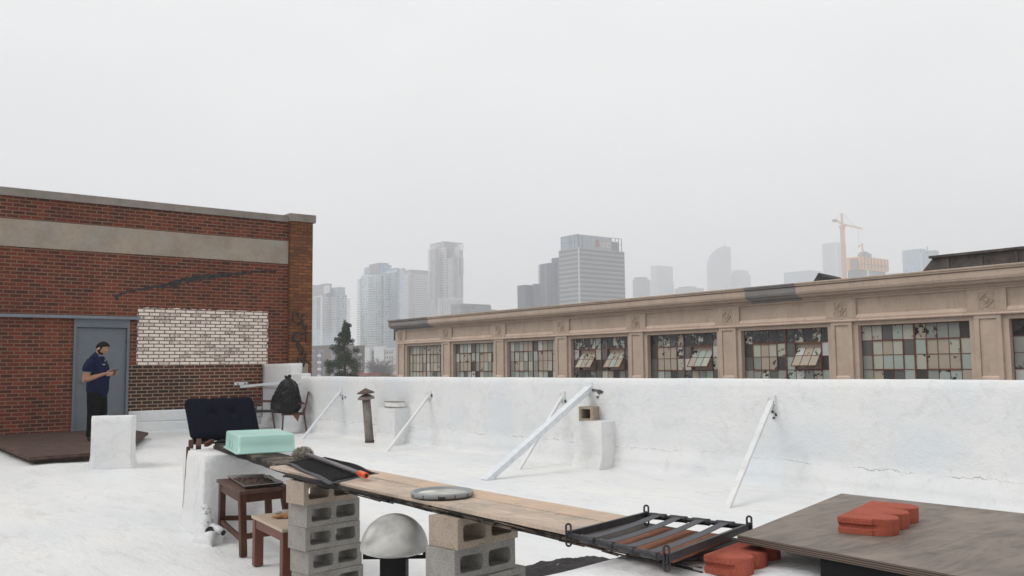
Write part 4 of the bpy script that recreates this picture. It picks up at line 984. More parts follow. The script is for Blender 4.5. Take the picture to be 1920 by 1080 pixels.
# ------------------------------------------------------------------ trees
def leaves(b, c, r, n, size, rnd, flat=1.0):
    for i in range(n):
        d = Vector((rnd.gauss(0, 1), rnd.gauss(0, 1), rnd.gauss(0, 1) * flat)); d = d.normalized() * r * rnd.random() ** .45
        p = Vector(c) + d; s_ = size * (.6 + .8 * rnd.random()); a = Vector((rnd.uniform(-1, 1), rnd.uniform(-1, 1), rnd.uniform(-1, 1))).normalized(); q = a.cross(Vector((rnd.uniform(-1, 1), rnd.uniform(-1, 1), rnd.uniform(-1, 1)))).normalized()
        b.quad([p - a * s_, p - q * s_ * .5, p + a * s_, p + q * s_ * .5])
rnd = random.Random(5)
DT = 95; tp = PD(646, 690, DT); z_tip = PD(649, 600, DT).z
tr = thing('evergreen_tree', (tp.x, tp.y, GZ), 'tall dark evergreen tree with ragged conical crown in front of brown apartments', 'tree')
b = MB(); b.tube([(tp.x, tp.y, GZ), (tp.x + .1, tp.y, -3), (tp.x, tp.y, 3), (tp.x, tp.y, z_tip - .5)], [.28, .22, .12, .03], 10)
for i in range(26):
    z_ = -5 + i * .38; an = i * 2.4; L_ = 1.5 * (z_tip - z_) / 14 + .4
    b.tube([(tp.x, tp.y, z_), (tp.x + math.cos(an) * L_, tp.y + math.sin(an) * L_, z_ + .3 * L_)], [.06, .015], 5)
b.build('trunk', 'bark', tr)
b = MB()
for i in range(185):
    h_ = rnd.random() ** .85; z_ = lerp(z_tip - .25, -5.5, h_)
    env = .22 + 2.2 * min(1, h_ * 1.9) ** .75 * (.72 + .42 * math.sin(h_ * 31 + 1)) 
    an = rnd.random() * 2 * math.pi; rr = env * (.35 + .65 * rnd.random())
    leaves(b, (tp.x + math.cos(an) * rr, tp.y + math.sin(an) * rr, z_ + .15 * rr), .24 + .28 * min(1, h_ * 2.5), 200, .075, rnd, .8)
leaves(b, (tp.x, tp.y, z_tip - .1), .16, 120, .04, rnd, 1.6); leaves(b, (tp.x + .05, tp.y, z_tip - .45), .3, 260, .05, rnd, 1.2)
b.build('crown', 'leaf', tr)
for (px_, py_, d_, mname, lab, n_) in ((672, 705, 110, 'leaf', 'small dark shrub top peeking over the parapet beside the evergreen', 500), (722, 703, 150, 'shrub', 'low orange-brown shrub in front of the white apartment block', 900), (742, 702, 160, 'shrub', 'low brown shrub touching the left corner of the tan warehouse', 700)):
    c = PD(px_, py_ + 14, d_); tr = thing('shrub', (c.x, c.y, GZ), lab, 'shrub')
    b = MB(); b.tube([(c.x, c.y, GZ), (c.x, c.y, c.z)], [.15, .05], 6); b.build('trunk', 'bark', tr)
    b = MB()
    for i in range(9): leaves(b, (c.x + rnd.uniform(-1.2, 1.2) * d_ / 110, c.y + rnd.uniform(-1.2, 1.2), c.z + rnd.uniform(-.8, .9)), .8, n_ // 3, .11, rnd)
    b.build('crown', mname, tr)
c = PD(673, 712, 330) ; c = PD(712, 700, 420)
tr = thing('bare_tree', (c.x, c.y, GZ), 'bare greyish winter tree in front of the white apartment block', 'tree')
b = MB(); b.tube([(c.x, c.y, GZ), (c.x, c.y, -1)], [.4, .3], 6)
zt_b = PD(690, 684, 420).z
for i in range(220):
    a0 = rnd.random() * 6.283; el = rnd.uniform(.3, 1.3); L_ = rnd.uniform(4, 10); p0 = Vector((c.x, c.y, rnd.uniform(-4, 0)))
    p1_ = p0 + Vector((math.cos(a0) * math.cos(el), math.sin(a0) * math.cos(el), math.sin(el) * .75)) * L_
    b.bar(p0, p1_, .09)
    for j in range(4): b.bar(p0.lerp(p1_, .5 + j * .12), p1_ + Vector((rnd.uniform(-2, 2), rnd.uniform(-2, 2), rnd.uniform(-1, 1))), .07)
b.build('branches', 'twig', tr)

# ------------------------------------------------------------------ things on the far side of the roof
# steel braces
def brace(name, label, top_px, bot_px, w_, plate=.09, ypl=YP, mat='brace'):
    a = P(top_px[0], top_px[1], 1, ypl); c = P(bot_px[0], bot_px[1], 2, 0.0)
    t_ = thing(name, (c.x, c.y, 0), label, 'brace', 'steel braces propping the parapet')
    d = (a - c).normalized()
    b = MB(); b.bar(c - d * .06, a + d * .01, w_, w_ * .7); b.rough(5, .003, 9, 2, False); b.build('strut', mat, t_)
    b = MB(); b.box(a.x - plate * .6, a.x + plate * .6, ypl - .02, ypl + .01, a.z - plate, a.z + plate * .7); b.tube([(a.x + plate * .3, ypl - .04, a.z - plate * .5), (a.x + plate * .3, ypl, a.z - plate * .5)], .012, 8); b.tube([(a.x - plate * .3, ypl - .04, a.z + plate * .35), (a.x - plate * .3, ypl, a.z + plate * .35)], .012, 8)
    b.build('bracket', mat, t_)
    return t_
brace('steel_brace', 'white steel brace leaning on the parapet between the bagged chair and vent pipe', (640, 733), (567, 823), .055)
brace('steel_brace', 'thin white brace rising to the parapet right of the short pier', (806, 740), (727, 845), .05, mat='pier')
brace('steel_brace', 'thick pale brace running up to the parapet top beside the cinder block', (1106, 727), (915, 898), .10, .10)
brace('steel_brace', 'thin brace half hidden behind the thick pale brace', (1055, 742), (975, 878), .045, mat='pier')
brace('steel_brace', 'rightmost white brace on the open stretch of parapet', (1447, 752), (1365, 950), .055, mat='pier')
# scraped tar around the thick brace's head
pa = P(1110, 727, 1, YP)
rn = random.Random(4)
def wallblob(b, x, z, rx, rz, n=14):
    pts = []
    for i in range(n):
        an = 2 * math.pi * i / n; k_ = rn.uniform(.55, 1.15); pts.append((x + math.cos(an) * rx * k_, z + math.sin(an) * rz * k_))
    f0 = [b.bm.verts.new((p[0], YP - .019 - rn.random() * .003, p[1])) for p in pts]; f1 = [b.bm.verts.new((p[0], YP + .012, p[1])) for p in pts]
    b.bm.faces.new(f0)
    for i in range(n): b.bm.faces.new([f0[i], f0[(i + 1) % n], f1[(i + 1) % n], f1[i]])
b = MB(); wallblob(b, pa.x + .09, pa.z - .035, .15, .022, 18); wallblob(b, pa.x + .16, pa.z - .06, .06, .03); wallblob(b, pa.x - .06, pa.z - .02, .07, .010); wallblob(b, pa.x + .12, pa.z - .12, .025, .022)
b.build('tar_patch', 'scrape', pw)
b = MB()
for (px_, py_, n_) in ((1447, 762, 10), (808, 742, 5), (1056, 752, 6), (645, 735, 3)):
    c = P(px_, py_, 1, YP)
    for i in range(n_):
        x_ = c.x + rn.uniform(-.05, .07); z_ = c.z + rn.uniform(-.13, .06); s_ = rn.uniform(.004, .016)
        wallblob(b, x_, z_, s_, s_ * rn.uniform(.8, 2.2), 9)
b.build('tar_spots', 'scrape', pw)
# flat tie bar from brick wall to parapet
a = P(450, 725, 0, XW); c = P(534, 717, 1, YP)
t_ = thing('steel_tie_bar', (XW, a.y, a.z), 'white steel tie bar with bolted plate crossing the brick corner above the chairs', 'brace')
b = MB(); b.bar(a + Vector((.05, 0, 0)), c + Vector((0, .02, 0)), .05, .055); b.build('bar', 'brace', t_)
b = MB(); p0 = P(439, 722.6, 0, XW); p1_ = P(463, 717, 0, XW); b.box(XW - .005, XW + .03, p0.y, p1_.y, p0.z, p1_.z + .01); pl_ = b.build('plate', 'brace', t_, bevel=.004)
b = MB(); 
for yy in (.25, .8): q = lerp(p0.y, p1_.y, yy); b.tube([(XW + .025, q, (p0.z + p1_.z) / 2), (XW + .05, q, (p0.z + p1_.z) / 2)], .02, 8)
b.build('bolt', 'galv', pl_)

# vent pipe
vb = P(693, 829, 2, 0); dv = 16.0; vt = PD(686.5, 745, (MW.transposed() @ (vb - CP)).z * -1)
t_ = thing('vent_pipe', (vb.x, vb.y, 0), 'leaning rusty sheet-metal vent pipe with conical cap by the parapet', 'vent')
ax_ = (vt - vb).normalized()
b = MB(); b.tube([vb - ax_ * .02, vb + ax_ * .3, vt], [.082, .078, .076], 18); b.build('pipe', 'galv', t_)
b = MB(); b.tube([vb + ax_ * .0, vb + ax_ * .03], [.088, .086], 18); b.build('base_ring', 'rustcap', t_)
b = MB(); b.tube([vt - ax_ * .03, vt + ax_ * .0, vt + ax_ * .05], [.155, .15, .07], 20); b.build('collar', 'galv', t_)
b = MB(); b.tube([vt + ax_ * .04, vt + ax_ * .10], [.03, .03], 10); b.build('neck', 'rustcap', t_)
b = MB(); b.tube([vt + ax_ * .075, vt + ax_ * .085, vt + ax_ * .165], [.16, .16, .012], 22); b.build('cap', 'rustcap', t_)

# small box on the short pier
c0 = P(719, 763, 1, 8.12); c1 = P(742, 763, 1, 8.12)
zt0 = P(735, 763, 1, 8.12).z
t_ = thing('small_white_box', ((c0.x + c1.x) / 2, 8.12, zt0 - .03), 'small flaking white box on top of the short pier beside the vent pipe', 'box')
b = MB(); b.box(c0.x, c1.x, 8.14, 8.30, zt0 - .02, zt0 + .085); b.rough(3, .006, 9, 2, False); b.build('body', 'pier', t_)
b = MB()
for z_ in (zt0 - .012, zt0 + .080): b.box(c0.x - .006, c1.x + .006, 8.132, 8.31, z_, z_ + .012)
b.build('metal_edging', 'galv', t_)

# cinder blocks -----------------------------------------------------------
def block_mesh(L, W, Hh, solid=False, one=False, seed=0):
    """cores run along local x; L along y"""
    b = MB(); tw = .030; e = .034
    cores = [(-L / 2 + e, -.018), (.018, L / 2 - e)] if not one else [(-L / 2 + e, L / 2 - e)]
    b.box(-W / 2, W / 2, -L / 2, L / 2, -Hh / 2, -Hh / 2 + tw); b.box(-W / 2, W / 2, -L / 2, L / 2, Hh / 2 - tw, Hh / 2)
    prev = (-L / 2, -L / 2); ys = []; tp_ = .011
    for c0_, c1_ in cores: ys.append((prev[0], c0_, prev[1], c0_ + tp_)); prev = (c1_, c1_ - tp_)
    ys.append((prev[0], L / 2, prev[1], L / 2))
    z0_, z1_ = -Hh / 2 + tw, Hh / 2 - tw
    for a0, a1, d0, d1 in ys: b.hexa([(-W / 2, d0, z0_), (W / 2, a0, z0_), (W / 2, a1, z0_), (-W / 2, d1, z0_), (-W / 2, d0, z1_), (W / 2, a0, z1_), (W / 2, a1, z1_), (-W / 2, d1, z1_)])
    for c0_, c1_ in cores:
        for zz, sz in ((z0_, 1), (z1_, -1)):
            q = [(-W / 2 + .002, c0_ + tp_ + .001, zz), (-W / 2 + .06, c0_ + .012, zz), (-W / 2 + .06, c1_ - .012, zz), (-W / 2 + .002, c1_ - tp_ - .001, zz)]
            q2 = [(x_, y_, zz + sz * (.005 if i_ in (0, 3) else .001)) for i_, (x_, y_, _z) in enumerate(q)]
            b.hexa(q + q2 if sz > 0 else q2 + q)
            for yy, sy in ((c0_, 1), (c1_, -1)):
                r = .018
                b.sweepx([(yy, zz), (yy + sy * r, zz), (yy + sy * r * .3, zz + sz * r * .3), (yy, zz + sz * r)], -W / 2 + .001, W / 2 - .001)
    bmesh.ops.remove_doubles(b.bm, verts=b.bm.verts, dist=1e-5)
    return b
def cinder(loc, rotz, label, group, L=.391, W=.19, Hh=.1355, mat='block', one=False, tilt=0):
    o = block_mesh(L, W, Hh, one=one).build('cinder_block', mat, origin=(0, 0, 0))
    bv = o.modifiers.new('bevel', 'BEVEL'); bv.width = .004; bv.segments = 2; bv.limit_method = 'ANGLE'
    o.location = loc; o.rotation_euler = (0, tilt, rotz)
    return tag(o, label, 'cinder block', group)
def stack(corner_px, ztop_, ang, labels, grp, seed, jit):
    c = P(corner_px[0], corner_px[1], 2, ztop_); rn = random.Random(seed); hh = ztop_ / len(labels)
    for i, lb in enumerate(labels):
        a_ = ang + jit[i][0]; ux = Vector((math.cos(a_), math.sin(a_), 0)); uy = Vector((-ux.y, ux.x, 0))
        ctr = Vector((c.x, c.y, ztop_ - hh * (i + .5))) - ux * (.19 / 2) + uy * (.391 / 2) + ux * jit[i][1] + uy * jit[i][2]
        cinder(ctr, a_, lb, grp, Hh=hh - .0015, mat='blocktan' if i == 0 else 'block')
stack((575.8, 903), .68, rad(8), ['tan cinder block topmost in the stack between the stools and dome lamp', 'second grey cinder block from the top of the stack beside the stools', 'third grey cinder block down the stack beside the stools',
      'fourth grey cinder block down, level with the low stool top', 'lowest visible cinder block under the stack beside the stools'], 'cinder blocks stacked beside the stools', 3, [(0, .012, -.03), (.03, 0, 0), (-.01, -.004, -.006), (.02, .004, .012), (.0, .004, .018)])
stack((858, 973.5), .68, rad(9), ['tan cinder block topmost in the stack right of the dome lamp', 'second grey cinder block in the stack right of the dome lamp', 'third cinder block in the right-hand stack, showing only its top edge',
      'fourth cinder block hidden low in the right-hand stack', 'bottom cinder block of the right-hand stack'], 'cinder blocks stacked right of the dome lamp', 5, [(0, 0, 0), (.0, -.006, -.014), (-.01, .0, .045), (0, 0, 0), (0, 0, 0)])
# single half block on the wall pier
q0 = P(1092, 788, 2, p1[2] + .0); yb_ = q0.y + .0
aL = P(1083, 786, 1, q0.y).x; 
o = cinder((0, 0, 0), 0, 'single tan cinder block sitting on the pier beside the thick brace', None, L=.20, W=.33, Hh=.185, mat='blocktan', one=True)
o.rotation_euler = (0, 0, rad(-68)); o.location = (q0.x + .03, q0.y + .13, p1[2] + .09)

# white masonry block near the door
def lumpblock(name, label, poly, z, seed, amp=.02, mat='pier', cuts=11):
    b = MB(); b.prism(poly, -.05, z); b.rough(cuts, amp, 3.0, seed)
    for v in b.bm.verts:
        k_ = max(0, .12 - v.co.z) / .12; cx = sum(p[0] for p in poly) / len(poly); cy = sum(p[1] for p in poly) / len(poly)
        v.co.x += (v.co.x - cx) * k_ * .08; v.co.y += (v.co.y - cy) * k_ * .08
    o = b.build(name, mat, origin=(sum(p[0] for p in poly) / len(poly), sum(p[1] for p in poly) / len(poly), 0), smooth=True)
    return tag(o, label, 'masonry block')
a = P(171, 879, 2, 0); cL = P(158, 870, 2, 0); cR = P(247, 877, 2, 0)
ux = (cR - a); ux.z = 0
lumpblock('white_masonry_block', 'squat white coated masonry block standing in front of the person and grey door', [(a.x, a.y), (cR.x, cR.y), (cR.x - .55, cR.y + .20), (a.x - .62, a.y + .13)], .70, 4, .013)
# white block carrying the plank end
lb_ = [(-8.14, 2.66), (-7.36, 2.585), (-7.27, 3.36), (-8.05, 3.43)]
lumpblock('white_masonry_block', 'tall white coated masonry block under the navy cushion and left plank end', lb_, .645, 9, .016, cuts=12)

# pipe fittings at the block's foot
c = P(392, 1004, 2, 0); t_ = thing('pipe_fitting', (c.x, c.y, 0), 'flaking white pipe fittings at the foot of the tall white block', 'pipe')
dc = (MW.transposed() @ (c - CP)).z * -1
def q_(x, y, dd=0): return PD(x, y, dc - .24 + dd)
b = MB(); b.tube([q_(391, 1000), q_(390, 975), q_(389, 960), q_(385, 949), q_(381, 953)], [.03, .03, .03, .028, .022], 12); b.tube([q_(398, 960, .02), q_(396, 985, .02), q_(397, 1000, .02)], .016, 8); b.build('upright_pipe', 'pipepaint', t_)
b = MB(); b.tube([q_(397, 985), q_(408, 992, -.05), q_(419, 999, -.1)], [.026, .03, .032], 12); b.build('elbow', 'pipepaint', t_)
b = MB(); b.tube([q_(417.5, 998.5, -.098), q_(419.5, 999.5, -.104)], .021, 12); b.tube([q_(394, 994, -.05), q_(392, 996, -.09)], .03, 12); b.build('pipe_mouth', 'sblack', t_)
b = MB(); b.tube([q_(404, 1000, -.03), q_(402, 1018, -.03), q_(396, 1027, -.05)], [.018, .014, .008], 8); b.tube([q_(410, 1004, -.03), q_(412, 1016, -.03)], .01, 8); b.build('broken_stub', 'pipepaint', t_)
b = MB(); d0 = P(364, 1013, 2, 0.0); d1 = P(398, 1024, 2, 0.0); d2 = P(420, 1012, 2, 0); d3 = P(384, 996, 2, 0)
b.prism([(d0.x, d0.y), (d1.x, d1.y), (d2.x, d2.y), (d3.x, d3.y)], -.02, .085); b.rough(5, .03, 7, 3); b.build('mortar_lump', 'pier', t_)
# hanging strap
b = MB(); b.tube([PD(353, 838, 7.8), PD(351, 880, 7.85), PD(349, 915, 7.9), PD(346.5, 950, 7.95), PD(349, 960, 7.95), PD(345, 978, 8.0)], [.016, .016, .018, .02, .017, .022], 8, flat=.5)
tag(b.build('dangling_strap', 'redwood', origin=PD(353, 838, 7.8)), 'long dark brown strap hanging down the left side of the tall white block', 'strap')

# charred plank on the left, angled
def sheet_plank(b, f0, f1, wv, z0, z1, n=24, wob=.004, seed=0, sag=0, mi=0, zend=(0, 0)):
    f0 = Vector(f0 + (0,)); f1 = Vector(f1 + (0,)); wv = Vector(wv + (0,)); prev = None
    for i in range(n + 1):
        t_ = i / n; p = f0.lerp(f1, t_); dz = -sag * 4 * t_ * (1 - t_) + lerp(zend[0], zend[1], t_)
        w0 = mn.noise(Vector((t_ * 9, seed, 1))) * wob; w1 = mn.noise(Vector((t_ * 9, seed, 5))) * wob; w2 = mn.noise(Vector((t_ * 14, seed, 9))) * wob * .6
        wd_ = wv.normalized()
        ring = [b.bm.verts.new(v) for v in ((p + wd_ * w0) + Vector((0, 0, z0 + dz + w2)), (p + wv + wd_ * w1) + Vector((0, 0, z0 + dz + w2)), (p + wv + wd_ * w1) + Vector((0, 0, z1 + dz)), (p + wd_ * w0) + Vector((0, 0, z1 + dz)))]
        if prev:
            for k in range(4):
                f = b.bm.faces.new([prev[k], prev[(k + 1) % 4], ring[(k + 1) % 4], ring[k]]); f.material_index = 1 if (k == 3 and mi) else 0
        else: b.bm.faces.new(ring[::-1])
        prev = ring
    b.bm.faces.new(prev)
g0 = P(400, 830, 2, .70); g1 = P(577, 889, 2, .70); g2 = P(575, 862, 2, .70); dn = (g1 - g0).normalized(); nn = Vector((-dn.y, dn.x, 0)); wv = nn * -(g1 - g2).dot(nn)
pk = thing('charred_plank', (-6.6, 2.8, .69), 'charred dark plank running from the tall white block under the mint tub', 'plank')
b = MB(); e1 = g1 + dn * .35; sheet_plank(b, (g0.x, g0.y), (e1.x, e1.y), (wv.x, wv.y), .648, .675, 26, .010, 1); b.build('lower_board', ['charedge'], pk)
b = MB(); s0 = g0 + dn * .05; sheet_plank(b, (s0.x, s0.y), (e1.x, e1.y), (wv.x * .93, wv.y * .93), .6755, .700, 26, .012, 2); b.build('upper_board', ['darkplank'], pk)
# long dark plank on the stacks
X_a, X_b = -5.28, -2.10
pk = thing('layered_dark_plank', (-3.6, 2.5, .69), 'long black layered plank sagging across both cinder block stacks', 'plank')
b = MB(); sheet_plank(b, (X_a, 2.335), (X_b, 2.30), (0, .40), .682, .6935, 40, .012, 3, .004); b.build('lower_board', ['charedge'], pk)
b = MB(); sheet_plank(b, (X_a + .05, 2.327), (X_b + .04, 2.297), (0, .42), .694, .7085, 40, .016, 4, .004); b.build('upper_board', ['charedge'], pk)
# splinters along its front edge
b = MB(); rn = random.Random(8)
for i in range(60):
    x_ = rn.uniform(-4.6, -2.1); l_ = rn.uniform(.05, .3); y_ = 2.327 - rn.uniform(0, .012) + (x_ + 4.6) * -.011; z_ = rn.uniform(.676, .702); b.bar((x_, y_, z_), (x_ + l_, y_ - .004, z_ - rn.uniform(-.004, .006)), .008, .004)
b.build('splinters', 'darkplank', pk)
# short post under the left end of the planks
# pale plank
pk = thing('pale_plank', (-4, 2.5, .71), 'long pale raw timber plank lying over the black plank', 'plank')
b = MB(); w0 = P(1159, 968, 2, .725); w1 = P(1056, 998.5, 2, .725); w2 = P(536, 867, 2, .725); w3 = P(590, 859, 2, .725)
sheet_plank(b, (-5.55, 2.365), (-2.60, 2.29), (0, .236), .709, .7245, 40, .006, 6, .006); b.build('board', 'lightplank', pk)
b = MB(); sheet_plank(b, (-5.50, 2.605), (-2.63, 2.530), (0, .165), .709, .7265, 40, .005, 16, .006); b.build('board', 'lightplank2', pk)
b = MB(); b.box(-5.4, -2.7, 2.30, 2.303, .7253, .7256)
b.bm.free()

# rubber mat draped over the plank
cA, cB, cC, cD = P(530, 868, 2, .733), P(612, 857, 2, .733), P(711, 884, 2, .733), P(619, 903, 2, .733)
def matsurf(u, v):
    p = cA.lerp(cD, u).lerp(cB.lerp(cC, u), v)
    dy = 2.355 - p.y
    z = .732 + .004 * math.sin(u * 9 + v * 3) + (.006 * math.sin(u * 5))
    if dy > 0: z -= dy * .10
    return Vector((p.x + .01 * math.sin(v * 7), p.y + .006 * math.sin(u * 12), z))
t_ = thing('rubber_mat', (-5.1, 2.55, .73), 'black ribbed rubber mat with grey border draped over the planks', 'mat')
def surf(b, u0, u1, v0, v1, n, m, th, lift=0):
    top = [[b.bm.verts.new(matsurf(lerp(u0, u1, i / n), lerp(v0, v1, j / m)) + Vector((0, 0, lift))) for j in range(m + 1)] for i in range(n + 1)]
    bot = [[b.bm.verts.new(v.co - Vector((0, 0, th))) for v in r] for r in top]
    for i in range(n):
        for j in range(m):
            f = b.bm.faces.new([top[i][j], top[i + 1][j], top[i + 1][j + 1], top[i][j + 1]]); f.smooth = True; b.bm.faces.new([bot[i][j + 1], bot[i + 1][j + 1], bot[i + 1][j], bot[i][j]])
    for i in range(n):
        b.bm.faces.new([top[i + 1][0], top[i][0], bot[i][0], bot[i + 1][0]]); b.bm.faces.new([top[i][m], top[i + 1][m], bot[i + 1][m], bot[i][m]])
    for j in range(m):
        b.bm.faces.new([top[0][j], top[0][j + 1], bot[0][j + 1], bot[0][j]]); b.bm.faces.new([top[n][j + 1], top[n][j], bot[n][j], bot[n][j + 1]])
b = MB(); surf(b, 0, 1, 0, 1, 30, 16, .004); b.build('border', 'matedge', t_)
b = MB(); surf(b, .03, .97, .09, .95, 30, 16, .004, .0045)
for j in range(1, 16):
    b.tube([matsurf(u_, .09 + .86 * j / 16) + Vector((0, 0, .005)) for u_ in [.04 + .92 * i / 14 for i in range(15)]], .0035, 4)
b.build('ribbed_pad', 'rubber', t_)

# mop / roller
h0 = P(577, 852, 2, .775); h1 = P(687, 892, 2, .752)
t_ = thing('dust_mop', (-5.6, 2.65, .74), 'grey-handled mop with orange grip lying on the rubber mat', 'mop')
hd = (h1 - h0).normalized()
b = MB(); b.tube([h0 - hd * .02, h0.lerp(h1, .5), h1 - hd * .10], .0135, 12); b.build('pole', 'handle', t_)
b = MB(); b.tube([h1 - hd * .125, h1 - hd * .11, h1 - hd * .02, h1], [.013, .0175, .0175, .016], 14); gp_ = b.build('grip', 'orange', t_)
b = MB(); b.tube([h1 - hd * .002, h1 + hd * .0015], .010, 12); b.build('hang_hole', 'sblack', gp_)
b = MB(); hc = P(568, 851, 2, .772); bmesh.ops.create_icosphere(b.bm, subdivisions=4, radius=1)
sd_ = Vector((-hd.y, hd.x, 0))
for v in b.bm.verts:
    d_ = v.co.copy(); r_ = 1 + .16 * mn.noise(d_ * 5) + .10 * mn.noise(d_ * 16)
    v.co = hc + (hd * d_.x * .045 + sd_ * d_.y * .060 + Vector((0, 0, 1)) * d_.z * .040) * r_
for i in range(1200):
    d_ = Vector((rn.gauss(0, 1), rn.gauss(0, 1), rn.gauss(0, 1))).normalized(); p = hc + hd * d_.x * .045 + sd_ * d_.y * .060 + Vector((0, 0, d_.z * .040))
    q2 = p + (hd * d_.x + sd_ * d_.y + Vector((0, 0, d_.z))) * .012 + Vector((rn.uniform(-1, 1), rn.uniform(-1, 1), rn.uniform(-1, .4))) * .009
    s_ = Vector((rn.uniform(-1, 1), rn.uniform(-1, 1), rn.uniform(-1, 1))).normalized() * .0028
    b.quad([p - s_, p + s_, q2 + s_ * .6, q2 - s_ * .6])
b.build('mop_head', 'mop', t_)

# bucket lid
lc = P(829, 925, 2, .735); t_ = thing('bucket_lid', (lc.x, lc.y, .7255), 'round grey plastic bucket lid lying upside down on the pale plank', 'lid')
R_ = .152; ln = lc.copy(); ln.z = .727
b = MB(); b.lathe([(R_ * .90, .004), (R_ * 1.0, .0), (R_ * 1.0, .017), (R_ * .985, .021), (R_ * .955, .023), (R_ * .93, .021), (R_ * .915, .012), (R_ * .80, .010), (R_ * .80, .005)], ln, 64); b.build('rim', 'lid', t_)
b = MB(); b.lathe([(0.0001, .008), (R_ * .5, .0085), (R_ * .76, .008), (R_ * .79, .012), (R_ * .805, .0105)], ln, 48); b.build('inner_disc', 'lidin', t_)
for an in range(-160, 180, 30):
    a_ = rad(an); p = ln + Vector((math.cos(a_) * R_, math.sin(a_) * R_, .008)); tdir = Vector((-math.sin(a_), math.cos(a_), 0)); MB().bar(p - tdir * .002, p + tdir * .002, .003, .016, (0, 0, 1)).build('tear_slot', 'sblack', t_)
fd = -Vector((lc.x, lc.y, 0)).normalized(); p = ln + fd * (R_ - .002) + Vector((0, 0, .005)); td = Vector((-fd.y, fd.x, 0)); MB().bar(p - td * .014, p + td * .014, .008, .012).build('pull_tab', 'sblack', t_)
b = MB(); bmesh.ops.create_icosphere(b.bm, subdivisions=3, radius=1)
blob = P(803, 921, 2, .74)
for v in b.bm.verts:
    d_ = v.co.copy(); r_ = 1 + .3 * mn.noise(Vector((d_.x * 2, d_.y * 2, 1))); v.co = Vector((blob.x, blob.y, .736)) + Vector((d_.x * .028 * r_, d_.y * .045 * r_, d_.z * .0055))
b.build('dried_paint', 'milk', t_, smooth=True)

# mint tub upside down -------------------------------------------------------
zb_, zt_ = .702, .84
L0 = P(422, 839, 2, zb_); Fc = P(446, 852, 2, zb_); R0 = P(545, 843, 2, zb_)
ex = (L0 - Fc); ex.z = 0; ey = (R0 - Fc); ey.z = 0; ey -= ex * ey.dot(ex) / ex.length_squared
def rrect(cx, ex, ey, r, n=6, grow=0):
    a = ex.length; c = ey.length; ux, uy = ex.normalized(), ey.normalized(); pts = []
    for (sx_, sy_, st) in ((1, 1, 0), (0, 1, 90), (0, 0, 180), (1, 0, 270)):
        ccx = (a + grow - r) if sx_ else (-grow + r); ccy = (c + grow - r) if sy_ else (-grow + r)
        for i in range(n + 1):
            an = rad(st + 90 * i / n); pts.append(cx + ux * (ccx + math.cos(an) * r) + uy * (ccy + math.sin(an) * r))
    return pts
t_ = thing('plastic_tub', (Fc.x, Fc.y, zb_), 'upturned mint green plastic tub on the charred plank beside the navy cushion', 'tub')
b = MB(); rings = []
prof5 = [(.012, zb_, .03), (.014, zb_ + .006, .03), (.012, zb_ + .012, .03), (.0, zb_ + .013, .022), (-.002, zb_ + .07, .024), (-.004, zt_ - .012, .026), (-.007, zt_ - .004, .026), (-.013, zt_, .024), (-.034, zt_, .02), (-.037, zt_ - .005, .02), (-.06, zt_ - .0055, .015)]
for gr_, z_, r_ in prof5: rings.append([b.bm.verts.new((p.x, p.y, z_)) for p in rrect(Fc, ex, ey, r_, 6, gr_)])
n_ = len(rings[0])
for i in range(len(rings) - 1):
    for j in range(n_): f = b.bm.faces.new([rings[i][j], rings[i][(j + 1) % n_], rings[i + 1][(j + 1) % n_], rings[i + 1][j]]); f.smooth = True
b.bm.faces.new(rings[-1]); b.build('tub_body', 'mint', t_)
mid = Fc + ex * .5; 
b = MB(); uxx = ex.normalized(); outw = -ey.normalized(); pts = []
for i in range(11): an = math.pi * i / 10; pts.append(mid + uxx * math.cos(an) * .07 + outw * (.006) + Vector((0, 0, zb_ * 0 + .02 + math.sin(an) * .075)))
b.tube(pts, .004, 6); b.build('handle_mould', 'mint', t_)

# navy cushion ----------------------------------------------------------------
TL, TR, BR, BL = PD(344, 750, 8.25), PD(474, 746, 8.45), PD(492, 806, 8.22), PD(358, 827, 7.98)
BR = PD(489, 822, 8.18)
nrm = (TR - TL).cross(BL - TL).normalized()
if nrm.dot(CP - TL) < 0: nrm = -nrm
t_ = thing('seat_cushion', ((BL + BR) / 2), 'navy black tufted seat cushion propped upright behind the mint tub', 'cushion')
b = MB(); NU, NV = 44, 26
def cush(u, v, side):
    p = TL.lerp(TR, u).lerp(BL.lerp(BR, u), v)
    r = min(1, (min(u, 1 - u) / .07)); s_ = min(1, (min(v, 1 - v) / .12))
    ed = math.sqrt(max(0, 1 - (1 - r) ** 2)) * math.sqrt(max(0, 1 - (1 - s_) ** 2))
    # pull corners in
    cxn = (1 - r) * (1 - s_); ctr = (TL + TR + BL + BR) / 4; p = p.lerp(ctr, .07 * cxn)
    puff = .050 * (.25 + .75 * ed) + .02 * math.sin(math.pi * u) * math.sin(math.pi * v)
    for (tu, tv) in ((.36, .42), (.64, .42)):
        d_ = math.hypot((u - tu) * 1.6, v - tv); puff -= .036 * math.exp(-(d_ / .10) ** 2) + .010 * math.exp(-((u - tu) / .035) ** 2) * (1 if v < tv else .35)
    return p + nrm * puff * side * (1 if side > 0 else .6)
fr = [[b.bm.verts.new(cush(i / NU, j / NV, 1)) for j in range(NV + 1)] for i in range(NU + 1)]
bk = [[b.bm.verts.new(cush(i / NU, j / NV, -1)) for j in range(NV + 1)] for i in range(NU + 1)]
for i in range(NU):
    for j in range(NV):
        b.bm.faces.new([fr[i][j], fr[i + 1][j], fr[i + 1][j + 1], fr[i][j + 1]]); b.bm.faces.new([bk[i][j + 1], bk[i + 1][j + 1], bk[i + 1][j], bk[i][j]])
